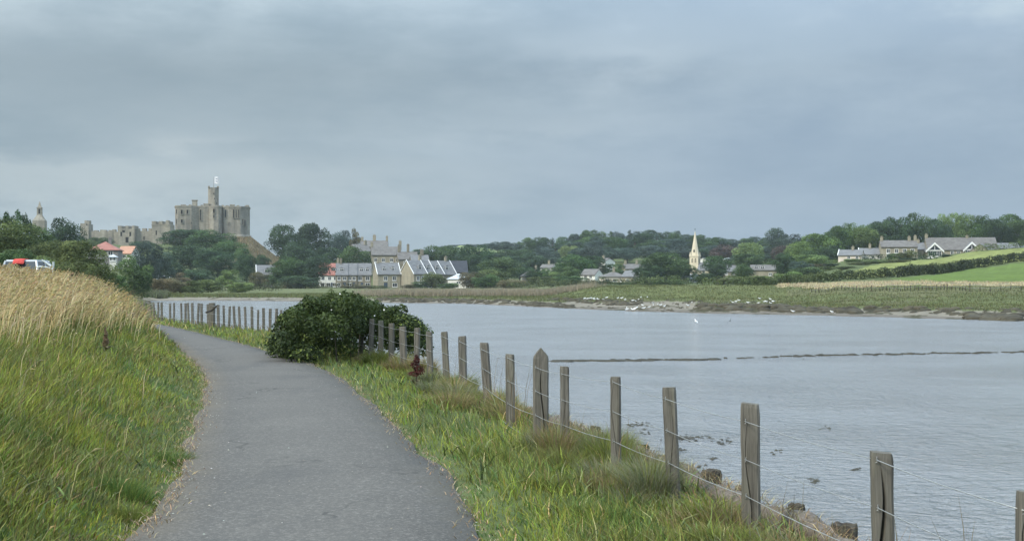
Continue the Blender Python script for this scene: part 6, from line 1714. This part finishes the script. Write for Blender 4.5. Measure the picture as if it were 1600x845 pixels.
# the wooded ridge behind the village: three ranks of trees, some distance haze put into their bluish colours
sk = [(758, 384), (775, 377), (800, 374), (830, 373), (860, 369), (880, 366), (905, 360), (930, 358), (960, 361), (1000, 358), (1030, 360), (1060, 362), (1085, 363), (1115, 369), (1140, 376), (1160, 372), (1178, 371), (1196, 372), (1215, 372), (1245, 372), (1270, 372)]
def skyline(px): return float(np.interp(px, [a for a, b in sk], [b for a, b in sk]))
def rank(x0, x1, step, dtop, d, wpx, label, group, cols, base):
    px = x0; made = []
    while px < x1:
        p_ = px + rt.uniform(-4, 4)
        kd = rt.choice(['round', 'round', 'round', 'oval']) if rt.random() > .1 else 'cone'
        o = T_(p_, skyline(p_) + dtop + rt.uniform(-1.5, 4.5), d + rt.uniform(-25, 25), wpx * rt.uniform(.8, 1.3), kd, rt.choice(cols), label, base, group)
        made.append((p_, o)); px += step * rt.uniform(.8, 1.2)
    made.sort(key=lambda q: q[0])
    lf = [o for p_, o in made if p_ < 1088][::-1]; rg = [o for p_, o in made if p_ >= 1088]
    for side, lst in (('left', lf), ('right', rg)):
        for q, o in enumerate(lst): o['label'] = label % (ORD[q], side)
rank(760, 1262, 17, 0, 800, 30, '%s hazy tree %s of the church spire along the skyline of the wooded ridge', 'trees on the skyline of the wooded ridge', [DK, BL, BL, MD], None)
rank(765, 1262, 21, 11, 720, 36, '%s tree %s of the church spire in the middle rank of the wooded ridge', 'trees in the middle of the wooded ridge', [DK, BL, BL, BL, MD], None)
rank(770, 1262, 25, 24, 645, 40, '%s tree %s of the church spire along the lower edge of the wooded ridge', 'trees at the lower edge of the wooded ridge', [MD, BL, BL, DK], None)
# a thin line of far trees left of the ridge
for px, top, wp in ((690, 383.5, 30), (715, 382.5, 34), (742, 381.5, 34), (765, 380, 30)):
    T_(px, top, 1000, wp, 'bush', BL, {690: 'far hedge tree on the pale field skyline, first right of the town', 715: 'far hedge tree on the pale field skyline, second right of the town', 742: 'far hedge tree on the pale field skyline, third right of the town', 765: 'far hedge tree on the pale field skyline where the ridge wood begins'}[px], None, 'far hedge trees on the pale field skyline', 'tree', 'tree')

def hedge(label, pts, h, wdt, col, seed, dens=16):
    """pts: (column, depth) along the hedge"""
    P_ = [Vector((X(px, d), d, 0)) for px, d in pts]; r = random.Random(seed); cl = []
    root = empty('hedge', (P_[0].x, P_[0].y, H(P_[0].x, P_[0].y))); tag(root, label, 'hedge')
    o = root.location
    for a, b in zip(P_[:-1], P_[1:]):
        L_ = (b - a).length; k = max(2, int(L_ / (h * .55)))
        for q in range(k):
            p = a.lerp(b, (q + r.random()) / k); p.y += r.uniform(-.5, .5) * wdt
            g = H(p.x, p.y); hh = h * r.uniform(.7, 1.25)
            for zf in (.3, .62):
                rr = h * r.uniform(.36, .52); cl.append(((p.x - o.x, p.y - o.y, g - o.z + hh * zf), (rr * 1.2, rr, rr * .85)))
    n = int(len(cl) * dens * 2)
    V, T, rn = leaf_cloud(n * 2, h * .16, cl, seed, .65)
    link('foliage', mesh_np('foliage', V, None, T, None, LEAF, False, rn), None, root, color=col)
    mb = MB()
    for q in range(0, len(cl), 4):
        c = cl[q][0]; g = H(c[0] + o.x, c[1] + o.y) - o.z
        mb.tube([(c[0], c[1], g - .1), (c[0] + .05, c[1], c[2])], [.06, .03], 5)
    mb.build('stems', BARK, root)['kind'] = 'stuff'
hedge('long dark hedge along the foot of the fields left half, below the farm', [(1165, 228), (1215, 234), (1300, 243), (1391, 254)], 1.9, 1.6, (.062, .082, .030), 1, 30)
hedge('dark hedge climbing diagonally between the two green fields', [(1391, 256), (1440, 266), (1476, 278), (1517, 300), (1560, 309), (1640, 320)], 2.1, 1.6, (.045, .058, .026), 2, 34)
hedge('hedge along the crest of the upper field at the far right', [(1525, 398), (1560, 392), (1600, 388), (1660, 388)], 2.0, 1.8, (.095, .13, .04), 3)
hedge('clipped dark hedge under the farmhouse garden by the first glazed gable', [(1426, 405), (1468, 403)], 2.4, 1.2, (.04, .072, .03), 4)
hedge('dark garden hedge below the low grey cottage', [(1345, 404), (1395, 402)], 2.0, 1.2, (.042, .07, .03), 5)
hedge('bushy green hedge behind the embankment before the village, left of the church', [(985, 322), (1030, 325), (1075, 330)], 2.6, 3, (.085, .115, .042), 6)
hedge('rough hedge behind the embankment to the right of the church', [(1090, 300), (1140, 296), (1200, 290), (1240, 286)], 2.4, 3, (.090, .120, .038), 7)
hedge('rough shrub hedge behind the reeds before the brown hipped cottage', [(795, 385), (850, 380), (920, 372), (985, 365)], 2.3, 3, (.080, .100, .042), 8)
hedge('low hedge along the shore before the castle trees', [(225, 320), (300, 330), (380, 340), (440, 350)], 2.2, 3, (.085, .10, .045), 9)
hedge('low brownish hedge before the riverside terrace', [(440, 425), (500, 432), (560, 436)], 2.2, 2.5, (.09, .085, .045), 10)

# post and wire fence on the far bank
DF = 8.0
fb = empty('bank_fence', (X(1400, 186), 186, H(X(1400, 186), 186))); tag(fb, 'thin dark post fence along the dry grass on the far bank', 'fence')
pm = post_mesh(.085, .085, .80, .3, 400); pm.materials.append(OLDWOOD)
fx_ = []
px = 1268.0
while px < 1605:
    d = float(np.interp(px, [1268, 1400, 1515, 1605], [187, 175, 169, 166]))
    x = X(px, d); g = H(x, d) - .05
    link('fence_post', pm, None, fb, Vector((x, d, g)) - fb.location, (rt.uniform(-.05, .05), rt.uniform(-.06, .06), 0), (1, 1, 1.35 if abs(px - 1514) < 4 else rt.uniform(.55, 1.1)))
    fx_.append(Vector((x, d - .1, g + .95)) - fb.location)
    px += 5.8 * rt.uniform(.75, 1.25) if px < 1512 else 16
MB().tube(fx_, .012, 4).build('wire', WIRE, fb)
MB().tube([p - Vector((0, 0, .45)) for p in fx_], .012, 4).build('wire', WIRE, fb)

# ================================================================ THE AIR
hz = MB().box(-1570, 1570, -1570, 1570, -4.2, 66)
m, t = mat('haze_air')
pv = t.n('ShaderNodeVolumePrincipled')
pv.inputs['Color'].default_value = (0.80, 0.88, 0.97, 1)
pv.inputs['Density'].default_value = 0.0001
pv.inputs['Anisotropy'].default_value = 0.1
out = t.n('ShaderNodeOutputMaterial')
t.t.links.new(pv.outputs[0], out.inputs['Volume'])
haze = hz.build('haze', m)
tag(haze, 'thin blue grey summer haze lying over the valley', None, None, 'stuff')
haze.display_type = 'WIRE'
